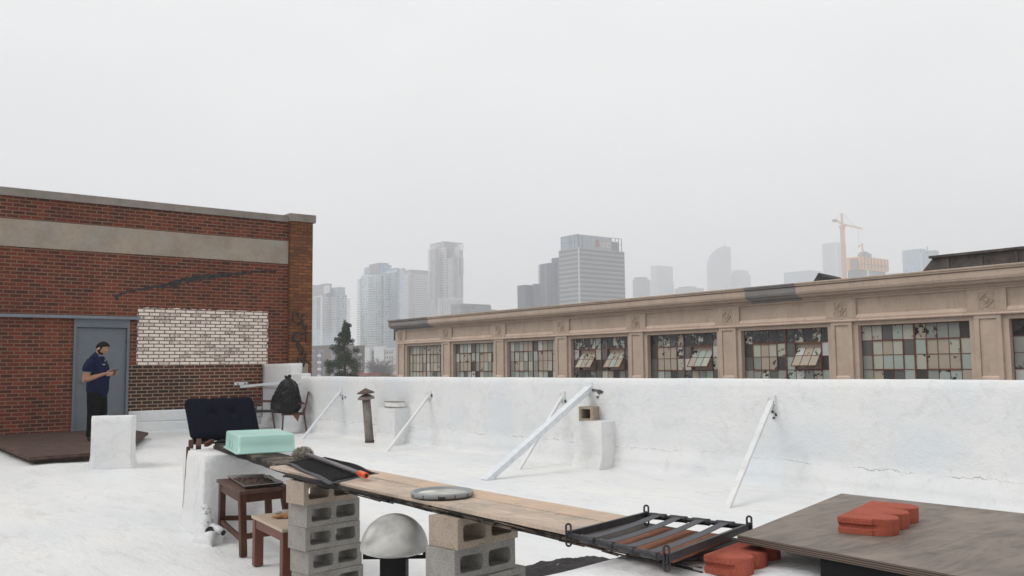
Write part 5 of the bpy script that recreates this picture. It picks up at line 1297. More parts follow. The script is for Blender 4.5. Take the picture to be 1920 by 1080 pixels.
for i in range(NU): b.bm.faces.new([fr[i + 1][0], fr[i][0], bk[i][0], bk[i + 1][0]]); b.bm.faces.new([fr[i][NV], fr[i + 1][NV], bk[i + 1][NV], bk[i][NV]])
for j in range(NV): b.bm.faces.new([fr[0][j], fr[0][j + 1], bk[0][j + 1], bk[0][j]]); b.bm.faces.new([fr[NU][j + 1], fr[NU][j], bk[NU][j], bk[NU][j + 1]])
b.build('padding', 'cushion', t_, smooth=True)
for tu, tv in ((.36, .42), (.64, .42)): q = cush(tu, tv, 1); MB().tube([q - nrm * .004, q + nrm * .002], .008, 10).build('button', 'cushion', t_)
# wooden chair remains below the cushion
t_ = thing('broken_chair_frame', PD(375, 834, 7.8), 'dark broken wooden chair frame pieces under the navy cushion', 'chair frame')
b = MB(); b.bar(PD(357, 829, 8.02), PD(420, 826, 8.1), .045, .045); b.build('rail', 'redwood', t_)
b = MB(); b.bar(PD(358, 840, 7.95), PD(358, 826, 7.98), .04); b.bar(PD(372, 839, 7.9), PD(373, 826, 7.98), .045); b.build('leg', 'chairwood', t_)
b = MB(); b.bar(PD(386, 834, 7.75), PD(398, 827, 7.85), .035, .035); b.build('block_end', 'redwood', t_)
o = MB().box(-.035, .035, -.02, .02, 0, .012).build('crumpled_wrapper', 'milk', origin=(0, 0, 0)); q = P(409, 826, 2, .72); o.location = (q.x, q.y, .70); o.rotation_euler = (0, rad(8), rad(30)); tag(o, 'small white wrapper lying on the charred plank under the cushion', 'litter')
o = MB().tube([(-.07, 0, 0), (0, 0, .012), (.09, 0, 0)], [.012, .03, .012], 10, flat=.6).build('black_glove', 'rubber', origin=(0, 0, 0)); q = P(416, 829, 2, .72); o.location = (q.x, q.y, .715); o.rotation_euler = (0, 0, rad(60)); tag(o, 'small black crumpled rag between the cushion and mint tub', 'rag')

# stools --------------------------------------------------------------------
def slant_leg(b, top, foot, s): b.hexa([foot + Vector((-s, -s, 0)), foot + Vector((s, -s, 0)), foot + Vector((s, s, 0)), foot + Vector((-s, s, 0)), top + Vector((-s, -s, 0)), top + Vector((s, -s, 0)), top + Vector((s, s, 0)), top + Vector((-s, s, 0))])
t_ = thing('wooden_stool', (-6.65, 2.7, 0), 'taller dark red wooden stool with splayed legs carrying the baking tray', 'stool')
tq = [P(405.6, 897.8, 2, .49), P(449, 921, 2, .49), P(542, 911, 2, .49), P(506.7, 890, 2, .49)]
b = MB(); b.prism([(p.x, p.y) for p in tq], .462, .488); b.build('seat', 'stooltop', t_, bevel=.004)
cx = sum(p.x for p in tq) / 4; cy = sum(p.y for p in tq) / 4
legs_t = [Vector((lerp(p.x, cx, .17), lerp(p.y, cy, .17), .461)) for p in tq]
legs_f = [P(415, 1001, 2, 0), P(456, 1044, 2, 0), P(549, 1031, 2, 0), P(505, 1003, 2, 0)]
for k in range(4):
    b = MB(); slant_leg(b, legs_t[k], legs_f[k], .023); b.build('leg', 'redwood', t_, bevel=.003)
b = MB()
for k in range(4):
    a, c = legs_t[k].copy(), legs_t[(k + 1) % 4].copy(); a.z = c.z = .428; b.bar(a, c, .018, .064)
b.build('apron', 'redwood', t_)
for k in range(4):
    a, c = legs_f[k].lerp(legs_t[k], .26 + .06 * (k % 2)), legs_f[(k + 1) % 4].lerp(legs_t[(k + 1) % 4], .26 + .06 * (k % 2)); b = MB(); b.bar(a, c, .022, .038); b.build('stretcher', 'redwood', t_)
t_ = thing('low_stool', (-5.75, 2.6, 0), 'lower red-brown stool with pale tan top in front of the tall stool', 'stool')
zt2 = .34; a = P(471, 965.6, 2, zt2); c = P(529, 993, 2, zt2); dv_ = (c - a).normalized(); nv = Vector((-dv_.y, dv_.x, 0)); 
if nv.y < 0: nv = -nv
dep = .36; q4 = [a, c, c + nv * dep, a + nv * dep]
b = MB(); b.prism([(p.x, p.y) for p in q4], zt2 - .02, zt2); b.build('seat', 'tantop', t_, bevel=.002)
ins = [p + (dv_ * (.006 if k in (0, 3) else -.006)) + nv * (.006 if k < 2 else -.006) for k, p in enumerate(q4)]
b = MB(); sgn = [(1, 1), (-1, 1), (-1, -1), (1, -1)]
for k in range(4):
    b = MB(); o1 = ins[k] + dv_ * sgn[k][0] * .032 + nv * sgn[k][1] * .032
    rect = [o1 + dv_ * sx_ * .031 + nv * sy_ * .031 for sx_, sy_ in ((-1, -1), (1, -1), (1, 1), (-1, 1))]
    b.prism([(p.x, p.y) for p in rect], 0, zt2 - .021); b.build('leg', 'redpaint', t_, bevel=.004)
b = MB()
for k in range(4):
    o1 = ins[k] + dv_ * sgn[k][0] * .03 + nv * sgn[k][1] * .03; k2 = (k + 1) % 4; o2 = ins[k2] + dv_ * sgn[k2][0] * .03 + nv * sgn[k2][1] * .03
    o1.z = o2.z = zt2 - .052; b.bar(o1, o2, .045, .06)
b.build('apron', 'redpaint', t_)
# gloves on low stool
gl = P(541, 970, 2, zt2)
b = MB(); bmesh.ops.create_icosphere(b.bm, subdivisions=4, radius=1)
for v in b.bm.verts:
    d_ = v.co.copy(); r_ = 1 + .35 * mn.noise(d_ * 2.2); v.co = Vector((gl.x, gl.y, zt2 + .012)) + (dv_ * d_.x * .05 + nv * d_.y * .10) * r_ + Vector((0, 0, d_.z * .016 * r_))
tag(b.build('leather_glove', 'cloth_orange', origin=(gl.x, gl.y, zt2), smooth=True), 'worn orange leather glove lying on the tan stool top', 'glove')
b = MB(); bmesh.ops.create_icosphere(b.bm, subdivisions=4, radius=1); gl2 = P(546, 962, 2, zt2)
for v in b.bm.verts:
    d_ = v.co.copy(); r_ = 1 + .4 * mn.noise(d_ * 2.6 + Vector((3, 3, 3))); v.co = Vector((gl2.x, gl2.y, zt2 + .010)) + (dv_ * d_.x * .07 + nv * d_.y * .09) * r_ + Vector((0, 0, d_.z * .013 * r_))
tag(b.build('crumpled_cloth', 'mop', origin=(gl2.x, gl2.y, zt2), smooth=True), 'crumpled greyish cloth behind the orange glove on the tan stool', 'cloth')
# baking tray
t_ = thing('baking_tray', (-6.75, 2.72, .49), 'steel baking tray of burnt black scraps on the taller stool', 'tray')
tz = .515; q5 = [P(425.5, 891, 2, tz), P(458, 911.5, 2, tz), P(533, 903.5, 2, tz), P(495, 888.5, 2, tz)]
cx = sum(p.x for p in q5) / 4; cy = sum(p.y for p in q5) / 4
def ring_(k_, z_): return [Vector((lerp(cx, p.x, k_), lerp(cy, p.y, k_), z_)) for p in q5]
b = MB(); RR = [ring_(1.0, tz - .004), ring_(1.0, tz), ring_(.965, tz), ring_(.91, tz - .022), ring_(.90, tz - .0245), ring_(.97, tz - .01)]
vv = [[b.bm.verts.new(p) for p in r] for r in RR]
for i in range(len(vv) - 1):
    for j in range(4): b.bm.faces.new([vv[i][j], vv[i][(j + 1) % 4], vv[i + 1][(j + 1) % 4], vv[i + 1][j]])
b.bm.faces.new(vv[3]); b.build('tray_body', 'metaltray', t_)
b = MB(); rg = ring_(.86, tz - .0205); b.prism([(p.x, p.y) for p in rg], tz - .0215, tz - .020); 
for i in range(120):
    u, v = rn.random(), rn.random(); p = rg[0].lerp(rg[1], u).lerp(rg[3].lerp(rg[2], u), v); s_ = rn.uniform(.008, .03); h_ = rn.uniform(.003, .013)
    if abs(u - .45) > .4: h_ *= .4
    b.hexa([p + Vector((-s_, -s_ * .6, -.002)), p + Vector((s_, -s_ * .5, -.002)), p + Vector((s_ * .8, s_ * .6, -.002)), p + Vector((-s_, s_ * .5, -.002)), p + Vector((-s_ * .5, -s_ * .3, h_)), p + Vector((s_ * .5, -s_ * .2, h_ * .7)), p + Vector((s_ * .4, s_ * .3, h_)), p + Vector((-s_ * .5, s_ * .2, h_ * .5))])
b.build('burnt_scraps', 'burnt', t_)

# dome lamp -------------------------------------------------------------------
DL = 4.45; lc = PD(739.5, 1029, DL); s_ = DL / F
t_ = thing('dome_lamp', (lc.x, lc.y, 0), 'frosted glass dome lamp on a square black post between the block stacks', 'lamp')
rw = 63.5 * s_; hh = 65 * s_; prof6 = []
for i in range(18): an = math.pi / 2 * i / 17; prof6.append((rw * math.sin(an) + .0001, lc.z + hh * math.cos(an)))
prof6 += [(rw * .975, lc.z - .006), (rw * .90, lc.z - .012), (rw * .7, lc.z - .023), (rw * .35, lc.z - .034), (.001, lc.z - .037)]
b = MB(); b.lathe(prof6, (lc.x, lc.y, 0), 72); b.build('glass_dome', 'dome', t_)
cr = (MW @ Vector((1, 0, 0))); cr.z = 0; cr.normalize(); cf = Vector((-cr.y, cr.x, 0))
b = MB(); pz = lc.z - .035; hw = 24 * s_
pts = [lc + cr * sx_ * hw + cf * sy_ * hw for sx_, sy_ in ((-1, -1), (1, -1), (1, 1), (-1, 1))]
b.prism([(p.x, p.y) for p in pts], .02, pz); b.build('post', 'blackbox', t_, bevel=.002)
b = MB(); hw2 = hw * 2.0; pts = [lc + cr * sx_ * hw2 + cf * sy_ * hw2 for sx_, sy_ in ((-1, -1), (1, -1), (1, 1), (-1, 1))]; b.prism([(p.x, p.y) for p in pts], 0, .02); b.build('base_plate', 'blackbox', t_)
for sg in (-1, 1):
    b = MB(); e0 = lc + cr * sg * hw * .9; e1 = lc + cr * sg * 56 * s_; e0.z = e1.z = lc.z - .040; b.bar(e0, e1, .020, .016); e2 = e1.copy(); e2.z = lc.z + .004; e1.z -= .008; b.bar(e1, e2, .018, .014, cr); b.build('arm', 'blackbox', t_)

# lumpy white block under plank's right end, and the tarry mound -------------------
poly = [(-2.33, 1.86), (-1.25, 1.80), (-1.45, 3.0), (-2.36, 2.95)]
b = MB(); b.prism(poly, -.05, .662); b.rough(12, .026, 3.4, 12)
tag(b.build('lumpy_white_block', 'rock', origin=(-2, 2.6, 0), smooth=True), 'lumpy white coated block under the bed frame and right plank end', 'masonry block')
m0, m1, m2 = P(1035, 1085, 2, .05), P(1150, 1045, 2, .08), P(1215, 1042, 2, .1)
b = MB(); bmesh.ops.create_grid(b.bm, x_segments=46, y_segments=46, size=1)
cen = (m0 + m2) / 2 + Vector((-.12, -.12, 0)); ax1 = (m2 - m0).normalized(); ax1.z = 0; ax2 = Vector((-ax1.y, ax1.x, 0))
for v in b.bm.verts:
    u_, v_ = v.co.x, v.co.y; r = math.hypot(u_, v_); sc_ = 1 + .25 * mn.noise(Vector((math.atan2(v_, u_), 3, 1)))
    p = cen + ax1 * u_ * .62 * sc_ + ax2 * v_ * .42 * sc_; n1 = abs(mn.fractal(Vector((p.x * 9, p.y * 9, 0)), 1, 2, 4))
    p.z = max(-.03, .10 * (1 - r ** 2) + n1 * .035 * max(0, 1.1 - r)); v.co = p
def tarmound():
    k = NT('torn_tar_and_white'); o = k.obj(); n_ = k.noise(o, 5, 8, .75, 1.2)
    k.set('Base Color', k.mix(k.ramp(n_, .33, .38), (.42, .41, .41), (.022, .018, .02))); k.set('Roughness', .8)
    k.set('Normal', k.bump(k.noise(o, 30, 6, .7), 1, .02)); return k.m
M['tarmound'] = tarmound()
tag(b.build('tar_mound', 'tarmound', origin=(cen.x, cen.y, 0), smooth=True), 'torn black tar mound with white flecks on the roof below the bed frame', 'tar')

# fibreboard + bed frame --------------------------------------------------------
zf_ = .7265
fb = [P(1140, 1012, 2, zf_), P(1225, 986, 2, zf_), P(1372, 1003, 2, zf_), P(1262, 1046, 2, zf_)]
for p in fb: p.y = min(p.y, 2.72)
b = MB(); b.prism([(p.x, p.y) for p in fb], .7095, .7255); b.rough(2, .003, 20, 3, False); tag(b.build('fibreboard', 'coir', origin=(fb[0].x, fb[0].y, .71)), 'rust-brown fibreboard piece lying under the black bed frame straps', 'board')
zr_ = .752
cL_, cB_, cR_, cF_ = P(1066, 1003, 2, zr_), P(1212, 966, 2, zr_), P(1405, 988, 2, zr_), P(1250, 1047, 2, zr_)
t_ = thing('bed_frame_section', ((cL_ + cR_) / 2), 'black steel slatted frame with grey webbing straps on the plank end', 'frame')
up = Vector((0, 0, 1))
def flat_rail(p0, p1):
    b = MB(); b.bar(p0, p1, .006, .026); b.bar(p0 + up * .011, p1 + up * .011, .012, .004); b.build('side_rail', 'rack', t_)
flat_rail(cL_, cB_); flat_rail(cF_, cR_)
def tube_rail(p0, p1, ts):
    b = MB(); b.tube([p0, p1], .0085, 14); o_ = b.build('tube_rail', 'rack', t_)
    for s_ in ts:
        b = MB(); c = p0.lerp(p1, s_); d = (p1 - p0).normalized(); b.tube([c - d * .038, c - d * .036, c - d * .012, c + d * .012, c + d * .036, c + d * .038], [.0095, .0125, .0135, .0125, .0135, .0095], 16); b.build('strap_sleeve', 'rack', o_)
tube_rail(cL_, cF_, (.22, .42, .63, .85)); tube_rail(cB_, cR_, (.12, .33, .55, .78))
for s0, s1 in zip((.22, .42, .63, .85), (.12, .33, .55, .78)):
    a, c = cL_.lerp(cF_, s0), cB_.lerp(cR_, s1); d = (cF_ - cL_).normalized(); b = MB(); prev = None
    for i in range(13):
        tt = i / 12; p = a.lerp(c, tt) - up * (.007 * math.sin(math.pi * tt)) + up * .006; r = [b.bm.verts.new(q) for q in (p - d * .020 - up * .001, p + d * .020 - up * .001, p + d * .020 + up * .001, p - d * .020 + up * .001)]
        if prev:
            for k in range(4): b.bm.faces.new([prev[k], prev[(k + 1) % 4], r[(k + 1) % 4], r[k]])
        prev = r
    b.build('strap', 'strap', t_)
for c in (cL_, cB_, cR_, cF_):
    b = MB(); hgt = .030; w_ = .0085
    loop = []
    for (cz, st) in ((hgt, 0), (-hgt, 180)):
        lp = []
        for i in range(9): an = rad(st + 180 * i / 8); lp.append(c + cr * math.cos(an) * w_ + up * (cz + math.sin(an) * w_))
        loop += lp
    loop.append(loop[0]); b.tube(loop, .004, 6); b.bar(c - up * .016, c + up * .016, .016, .006, cr); b.build('corner_bracket', 'rack', t_)

# scalloped pavers -----------------------------------------------------------------
def paver(origin_pt, L, W, Hh, ang, label):
    b = MB(); nl = 3; r = L / nl / 2; pts = [(0, 0)]
    pts = [(W - r, 0)]
    for k in range(nl):
        for i in range(0, 11):
            an = -math.pi / 2 + math.pi * i / 10; pts.append((W - r + math.cos(an) * r, r + 2 * r * k + math.sin(an) * r * .95))
    pts += [(W - r, L), (0, L), (0, 0)]
    pts = [p for i, p in enumerate(pts) if i == 0 or (Vector(p) - Vector(pts[i - 1])).length > 1e-4]
    m = Matrix.Rotation(ang, 2)
    q = [m @ Vector(p) for p in pts]
    # layers give the groove along the end face
    def inset(pp, k, e): return [m @ Vector((max(p[0], 0), p[1] if not (abs(p[1]) < 1e-6 or abs(p[1] - L) < 1e-6) else (e if p[1] < L / 2 else L - e))) for p in pp]
    zs = [(0, .0), (Hh * .30, 0), (Hh * .40, .012), (Hh * .52, .012), (Hh * .64, 0), (Hh - .003, 0), (Hh, .003)]
    ctr = m @ Vector((W / 2, L / 2)); R = []
    for z_, e in zs:
        row = []
        for p in pts:
            x_, y_ = p
            if x_ < W - r * .99: y_ = max(e, min(L - e, y_))
            elif z_ in (0, Hh): x_ -= .003
            v = m @ Vector((x_ if x_ > 0 else (.003 if z_ in (0, Hh) else 0), y_)); row.append(b.bm.verts.new((v.x, v.y, z_)))
        R.append(row)
    n_ = len(pts)
    for i in range(len(R) - 1):
        for j in range(n_): b.bm.faces.new([R[i][j], R[i][(j + 1) % n_], R[i + 1][(j + 1) % n_], R[i + 1][j]])
    b.bm.faces.new(R[0][::-1]); b.bm.faces.new(R[-1])
    o = b.build('edging_paver', 'paver', origin=(0, 0, 0)); o.location = origin_pt
    return tag(o, label, 'paver', 'scalloped red pavers')
ZTB = .762
pA = P(1571, 998, 2, ZTB + .001); paver((pA.x, pA.y, ZTB + .001), .42, .185, .055, rad(15), 'scalloped red concrete edging paver resting on the plywood board')
pB = P(1320, 1071, 2, .66); paver((pB.x, pB.y, .655), .32, .15, .060, rad(12), 'scalloped red concrete edging paver on the white block beneath the plywood')

# plywood table ---------------------------------------------------------------------
c1, c2, c3, c4 = P(1382, 1003, 2, ZTB), P(1577, 925, 2, ZTB), P(1770, 946, 2, ZTB), P(1770, 1075, 2, ZTB)
dfr = (c4 - c1).normalized(); dbk = (c3 - c2).normalized()
e4 = c1 + dfr * 1.9; e3 = c2 + dbk * 1.75
b = MB(); b.prism([(c1.x, c1.y), (e4.x, e4.y), (e3.x, e3.y), (c2.x, c2.y)], ZTB - .025, ZTB, 0, side=1)
o = b.build('plywood_board', ['ply', 'plyedge'], origin=(c1.x, c1.y, ZTB - .025), bevel=.002)
tag(o, 'large weathered brown plywood board resting on a black cabinet', 'board')
t_ = thing('black_cabinet', (-.9, 3, 0), 'black cabinet standing under the weathered plywood board', 'cabinet')
k0 = P(1508, 1046, 2, ZTB - .026); 
b = MB(); z_t = ZTB - .0265; kx = k0.x + .03; ky = k0.y + .04
b.box(kx, kx + 1.15, ky, ky + .02, .0, z_t); b.box(kx, kx + .02, ky + .021, ky + .75, 0, z_t); b.box(kx + 1.13, kx + 1.15, ky + .021, ky + .75, 0, z_t); b.box(kx + .021, kx + 1.129, ky + .73, ky + .75, 0, z_t); b.box(kx + .021, kx + 1.129, ky + .021, ky + .729, z_t - .02, z_t)
b.build('carcass', 'blackbox', t_)
b = MB(); pts = []
for i in range(9): an = rad(90 * i / 8); pts.append((kx + .02 + .10 * math.sin(an) , .50 + .13 * math.cos(an)))
va = [b.bm.verts.new((p[0], ky - .012, p[1])) for p in pts] + [b.bm.verts.new((kx + .12, ky - .012, .05)), b.bm.verts.new((kx + .02, ky - .012, .05))]
vb_ = [b.bm.verts.new(v.co + Vector((0, .011, 0))) for v in va]; b.bm.faces.new(va); b.bm.faces.new(vb_[::-1])
for i in range(len(va)): b.bm.faces.new([va[i], va[(i + 1) % len(va)], vb_[(i + 1) % len(va)], vb_[i]])
b.build('grey_panel', 'greypanel', t_)

# chairs and bag ---------------------------------------------------------------------
def chair(org, rot, label, wood='chairwood', hb=.86, seatw=.52, seatd=.48, armh=.62, seatmat='chairwood', sh=.42, name='wooden_armchair'):
    t_ = thing(name, org, label, 'armchair'); t_.rotation_euler = (0, 0, rot)
    def B(n, m, f, bev=0):
        b = MB(); f(b); me_o = b.build(n, m, None, origin=(0, 0, 0), bevel=bev); me_o.parent = t_; me_o.location = (0, 0, 0); return me_o
    w2, d2 = seatw / 2, seatd / 2
    # local: +x = forward, back at -x
    for sy in (-1, 1):
        B('leg', wood, lambda b: b.bar((d2 - .02, sy * (w2 - .02), 0), (d2 - .05, sy * (w2 - .02), armh), .035, .035), .004)
        B('leg', wood, lambda b: (b.bar((-d2 - .04, sy * (w2 - .02), 0), (-d2 + .02, sy * (w2 - .02), sh), .035, .035), b.bar((-d2 + .02, sy * (w2 - .02), sh), (-d2 - .07, sy * (w2 - .02), hb), .033, .033)), .004)
        B('armrest', wood, lambda b: b.bar((d2 + .0, sy * w2, armh + .01), (-d2 - .02, sy * w2, armh - .01), .05, .028), .006)
    B('seat', seatmat, lambda b: b.box(-d2, d2, -w2 + .02, w2 - .02, sh - .045, sh), .008)
    B('backrest', wood, lambda b: (b.bar((-d2 - .07, -w2 + .04, hb - .03), (-d2 - .07, w2 - .04, hb - .03), .02, .06), b.bar((-d2 - .04, -w2 + .04, hb - .2), (-d2 - .04, w2 - .04, hb - .2), .02, .05)), .004)
    return t_
ch = P(541, 812, 2, 0); fa = math.atan2(-cr.y, -cr.x)
chair((ch.x - .05, ch.y + .12, 0), fa + rad(14), 'dark wooden armchair by the parapet carrying the black rubbish bag')
ch2 = P(492, 804, 2, 0)
chair((ch2.x + .05, ch2.y - .0, 0), fa + rad(8), 'dark armchair with black seat pad half hidden behind the navy cushion', seatmat='chairseat', hb=.70)
# cloth rag hanging from the seat
rp_ = P(559, 780, 1, ch.y + .0)
# bag
bc = PD(540, 745, (MW.transposed() @ (Vector((ch.x, ch.y, .4)) - CP)).z * -1)
sc2 = ((MW.transposed() @ (bc - CP)).z * -1) / F
b = MB(); bmesh.ops.create_icosphere(b.bm, subdivisions=6, radius=1)
zb0 = .425; hgt = (776 - 711) * sc2
for v in b.bm.verts:
    d_ = v.co.copy(); tt = (d_.z + 1) / 2
    wdt = (.30 - .05 * tt) * (1 - tt ** 3.0) ** .5 if tt < 1 else 0
    wdt = max(wdt, .035)
    if tt < .12: wdt *= .80 + .2 * tt / .12
    a_ = math.atan2(d_.y, d_.x)
    cs_ = math.cos(a_) + .25 * math.sin(tt * 5); sn_ = math.sin(a_)
    fold = .028 * mn.noise(Vector((cs_ * 1.7, sn_ * 1.7, tt * 2.2))) + .014 * (1 - abs(mn.noise(Vector((cs_ * 3.2 + tt * 2, sn_ * 3.2, tt * 1.6)))) * 3) + .010 * (1 - abs(mn.noise(Vector((cs_ * 2 - tt * 3, sn_ * 5, tt * 4 + 4)))) * 3)
    r_ = wdt + fold * (1.2 if tt < .9 else .4)
    leanx = -.03 + .05 * tt
    v.co = Vector((bc.x, bc.y, zb0)) + cr * (r_ * math.cos(a_) * 1.0 + leanx - .02) + cf * (r_ * math.sin(a_) * .85) + up * (tt * hgt)
    if abs(r_ * math.cos(a_)) < .0: pass
top_ = Vector((bc.x, bc.y, zb0 + hgt)) + cr * .0
b.tube([top_ - up * .06, top_ - up * .01, top_ + up * .035 + cr * .03, top_ + up * .05 + cr * .06], [.05, .028, .045, .02], 12)
b.tube([top_ - up * .01, top_ + up * .02 - cr * .05, top_ + up * .05 - cr * .07], [.02, .03, .012], 10)
tag(b.build('rubbish_bag', 'bag', origin=(bc.x, bc.y, zb0), smooth=True), 'full black plastic rubbish bag tied at the neck, sitting on the armchair', 'bag')
b = MB(); r0 = PD(553, 778, (MW.transposed() @ (Vector((ch.x, ch.y, .4)) - CP)).z * -1 - .25)
v3 = [r0 - cr * .05, r0 + cr * .10, r0 + cr * .06 - up * .14, r0 + cr * .0 - up * .06]
va = [b.bm.verts.new(p) for p in v3]; vb_ = [b.bm.verts.new(p + cf * .012) for p in v3]; b.bm.faces.new(va); b.bm.faces.new(vb_[::-1])
for i in range(4): b.bm.faces.new([va[i], va[(i + 1) % 4], vb_[(i + 1) % 4], vb_[i]])
tag(b.build('brown_rag', 'redpaint', origin=r0), 'small red-brown rag hanging from the seat of the bagged armchair', 'rag')

# ------------------------------------------------------------------ person
def loft(chain, n=18):
    """closed limb with elliptical rings and rounded ends; chain of (pos, rx, ry), ry across the body"""
    pts = [Vector(c[0]) for c in chain]; m = bmesh.new(); R = []
    def ring(c, d, rx, ry):
        y_ = Vector((0, 1, 0)); y_ = (y_ - d * y_.dot(d))
        if y_.length < .2: y_ = Vector((0, 0, 1)) - d * d.z
        y_.normalize(); x_ = y_.cross(d)
        return [m.verts.new(c + x_ * math.cos(2 * math.pi * j / n) * rx + y_ * math.sin(2 * math.pi * j / n) * ry) for j in range(n)]
    full = []
    for i in range(len(chain)):
        d = (pts[min(i + 1, len(pts) - 1)] - pts[max(i - 1, 0)]).normalized(); _, rx, ry = chain[i]
        if i == 0:
            for a in (75, 50, 25): full.append((pts[0] - d * min(rx, ry) * math.sin(rad(a)), d, rx * math.cos(rad(a)), ry * math.cos(rad(a))))
        full.append((pts[i], d, rx, ry))
        if i < len(chain) - 1:
            d2 = (pts[i + 1] - pts[i]); _, rx2, ry2 = chain[i + 1]
            for k in (1, 2): full.append((pts[i] + d2 * k / 3, d2.normalized(), lerp(rx, rx2, k / 3), lerp(ry, ry2, k / 3)))
        else:
            for a in (25, 50, 75): full.append((pts[i] + d * min(rx, ry) * math.sin(rad(a)), d, rx * math.cos(rad(a)), ry * math.cos(rad(a))))
    R = [ring(*f_) for f_ in full]
    for i in range(len(R) - 1):
        for j in range(n): m.faces.new([R[i][j], R[i][(j + 1) % n], R[i + 1][(j + 1) % n], R[i + 1][j]])
    m.faces.new(R[0][::-1]); m.faces.new(R[-1]); bmesh.ops.recalc_face_normals(m, faces=m.faces)
    me = bpy.data.meshes.new('t'); m.to_mesh(me); m.free(); return me
def skin_mesh(nodes, edges, sub=1):
    """joint graph -> list of overlapping tapered limbs, one per edge chain"""
    nxt = {}
    for a, c in edges: nxt.setdefault(a, []).append(c)
    out = []; b = bmesh.new()
    def walk(start, first):
        ch_ = [start, first]
        while len(nxt.get(ch_[-1], [])) == 1: ch_.append(nxt[ch_[-1]][0])
        me = loft([nodes[k_] for k_ in ch_]); b.from_mesh(me)
        for c_ in nxt.get(ch_[-1], []): walk(ch_[-1], c_)
    root = list(nodes)[0]
    for c_ in nxt.get(root, []): walk(root, c_)
    me = bpy.data.meshes.new('t'); b.to_mesh(me); b.free(); return me
def fuse(meshes, voxel, smooth_it=2):
    b = bmesh.new()
    for m_ in meshes: b.from_mesh(m_)
    me = bpy.data.meshes.new('tmp'); b.to_mesh(me); b.free()
    o = bpy.data.objects.new('tmp', me); COL.objects.link(o)
    r = o.modifiers.new('r', 'REMESH'); r.mode = 'VOXEL'; r.voxel_size = voxel; r.use_smooth_shade = True
    if smooth_it: s_ = o.modifiers.new('s', 'SMOOTH'); s_.factor = .5; s_.iterations = smooth_it
    bpy.context.view_layer.update()
    m2 = bpy.data.meshes.new_from_object(o.evaluated_get(bpy.context.evaluated_depsgraph_get())); bpy.data.objects.remove(o)
    for p in m2.polygons: p.use_smooth = True
    return m2
def ell(c, r, rot=(0, 0, 0), sub=3, f=None):
    b = bmesh.new(); bmesh.ops.create_icosphere(b, subdivisions=sub, radius=1); m = Matrix.Rotation(rot[1], 3, 'Y')
    for v in b.verts:
        q = Vector((v.co.x * r[0], v.co.y * r[1], v.co.z * r[2]))
        if f: q = f(q, v.co)
        v.co = Vector(c) + m @ q
    me = bpy.data.meshes.new('t'); b.to_mesh(me); b.free(); return me
PS = .12
pdist = 15.7
pf = PD(184, 700, pdist); PO = Vector((pf.x, pf.y, PS))
prot = math.atan2(cr.y, cr.x) - rad(5)
person = thing('person', PO, 'person in navy polo and black trousers looking down at a phone by the grey door', 'person'); person.rotation_euler = (0, 0, prot)
def pchild(me, name, mat, par=None):
    me.materials.clear(); me.materials.append(M[mat]); o = bpy.data.objects.new(name, me); COL.objects.link(o); o.parent = par or person; return o
# local frame: x forward, y left, z up
HT = rad(38)   # head pitched down
hc = Vector((.055, 0, 1.615))
def hp(x, y, z):  # point in head space (x forward) -> local
    c, s_ = math.cos(HT), math.sin(HT); return hc + Vector((x * c + z * s_, y, -x * s_ + z * c))
arm = {}
N = {}; E_ = []
def nd_(n, p, rx, ry=None, link=None):
    N[n] = (Vector(p), rx, ry or rx)
    if link: E_.append((link, n))
nd_('pelvis', (-.01, 0, .95), .12, .14)
nd_('waist', (.01, 0, 1.06), .15, .165, 'pelvis'); nd_('belly', (.025, 0, 1.15), .155, .165, 'waist'); nd_('chest', (.0, 0, 1.30), .135, .175, 'belly')
nd_('upchest', (-.02, 0, 1.40), .10, .15, 'chest'); nd_('neck', (-.01, 0, 1.47), .062, .062, 'upchest'); nd_('neck2', (.02, 0, 1.54), .06, .06, 'neck')
hands = {}
for s_, sy in (('r', -1), ('l', 1)):
    nd_('sh' + s_, (-.035, sy * .19, 1.375), .072, .072, 'upchest'); nd_('ua' + s_, (-.06, sy * .235, 1.24), .066, .066, 'sh' + s_)
    el = Vector((-.085, sy * .25, 1.075)); wr = Vector((.155, sy * .085 - .03, 1.165)) if s_ == 'r' else Vector((.175, sy * .09 - .02, 1.175))
    nd_('el' + s_, el, .054, .054, 'ua' + s_); nd_('fa' + s_, el.lerp(wr, .35), .047, .047, 'el' + s_); nd_('wr' + s_, wr, .028, .034, 'fa' + s_)
    nd_('pa' + s_, wr + Vector((.06, -sy * .015, .015)), .022, .036, 'wr' + s_); hands[s_] = wr + Vector((.085, -sy * .02, .02))
    nd_('hip' + s_, (-.01, sy * .085, .86), .10, .10, 'pelvis'); nd_('kn' + s_, (.02 * sy, sy * .11, .50), .062, .062, 'hip' + s_); nd_('cf' + s_, (-.02 + .02 * sy, sy * .11, .36), .056, .056, 'kn' + s_)
    nd_('an' + s_, (-.04 + .02 * sy, sy * .11, .09), .04, .04, 'cf' + s_); nd_('ft' + s_, (.05 + .02 * sy, sy * .12, .045), .042, .038, 'an' + s_); nd_('to' + s_, (.15 + .02 * sy, sy * .125, .035), .035, .03, 'ft' + s_)
body = skin_mesh(N, E_, 2)
fing = []
phone_c = Vector((.355, -.01, 1.235))
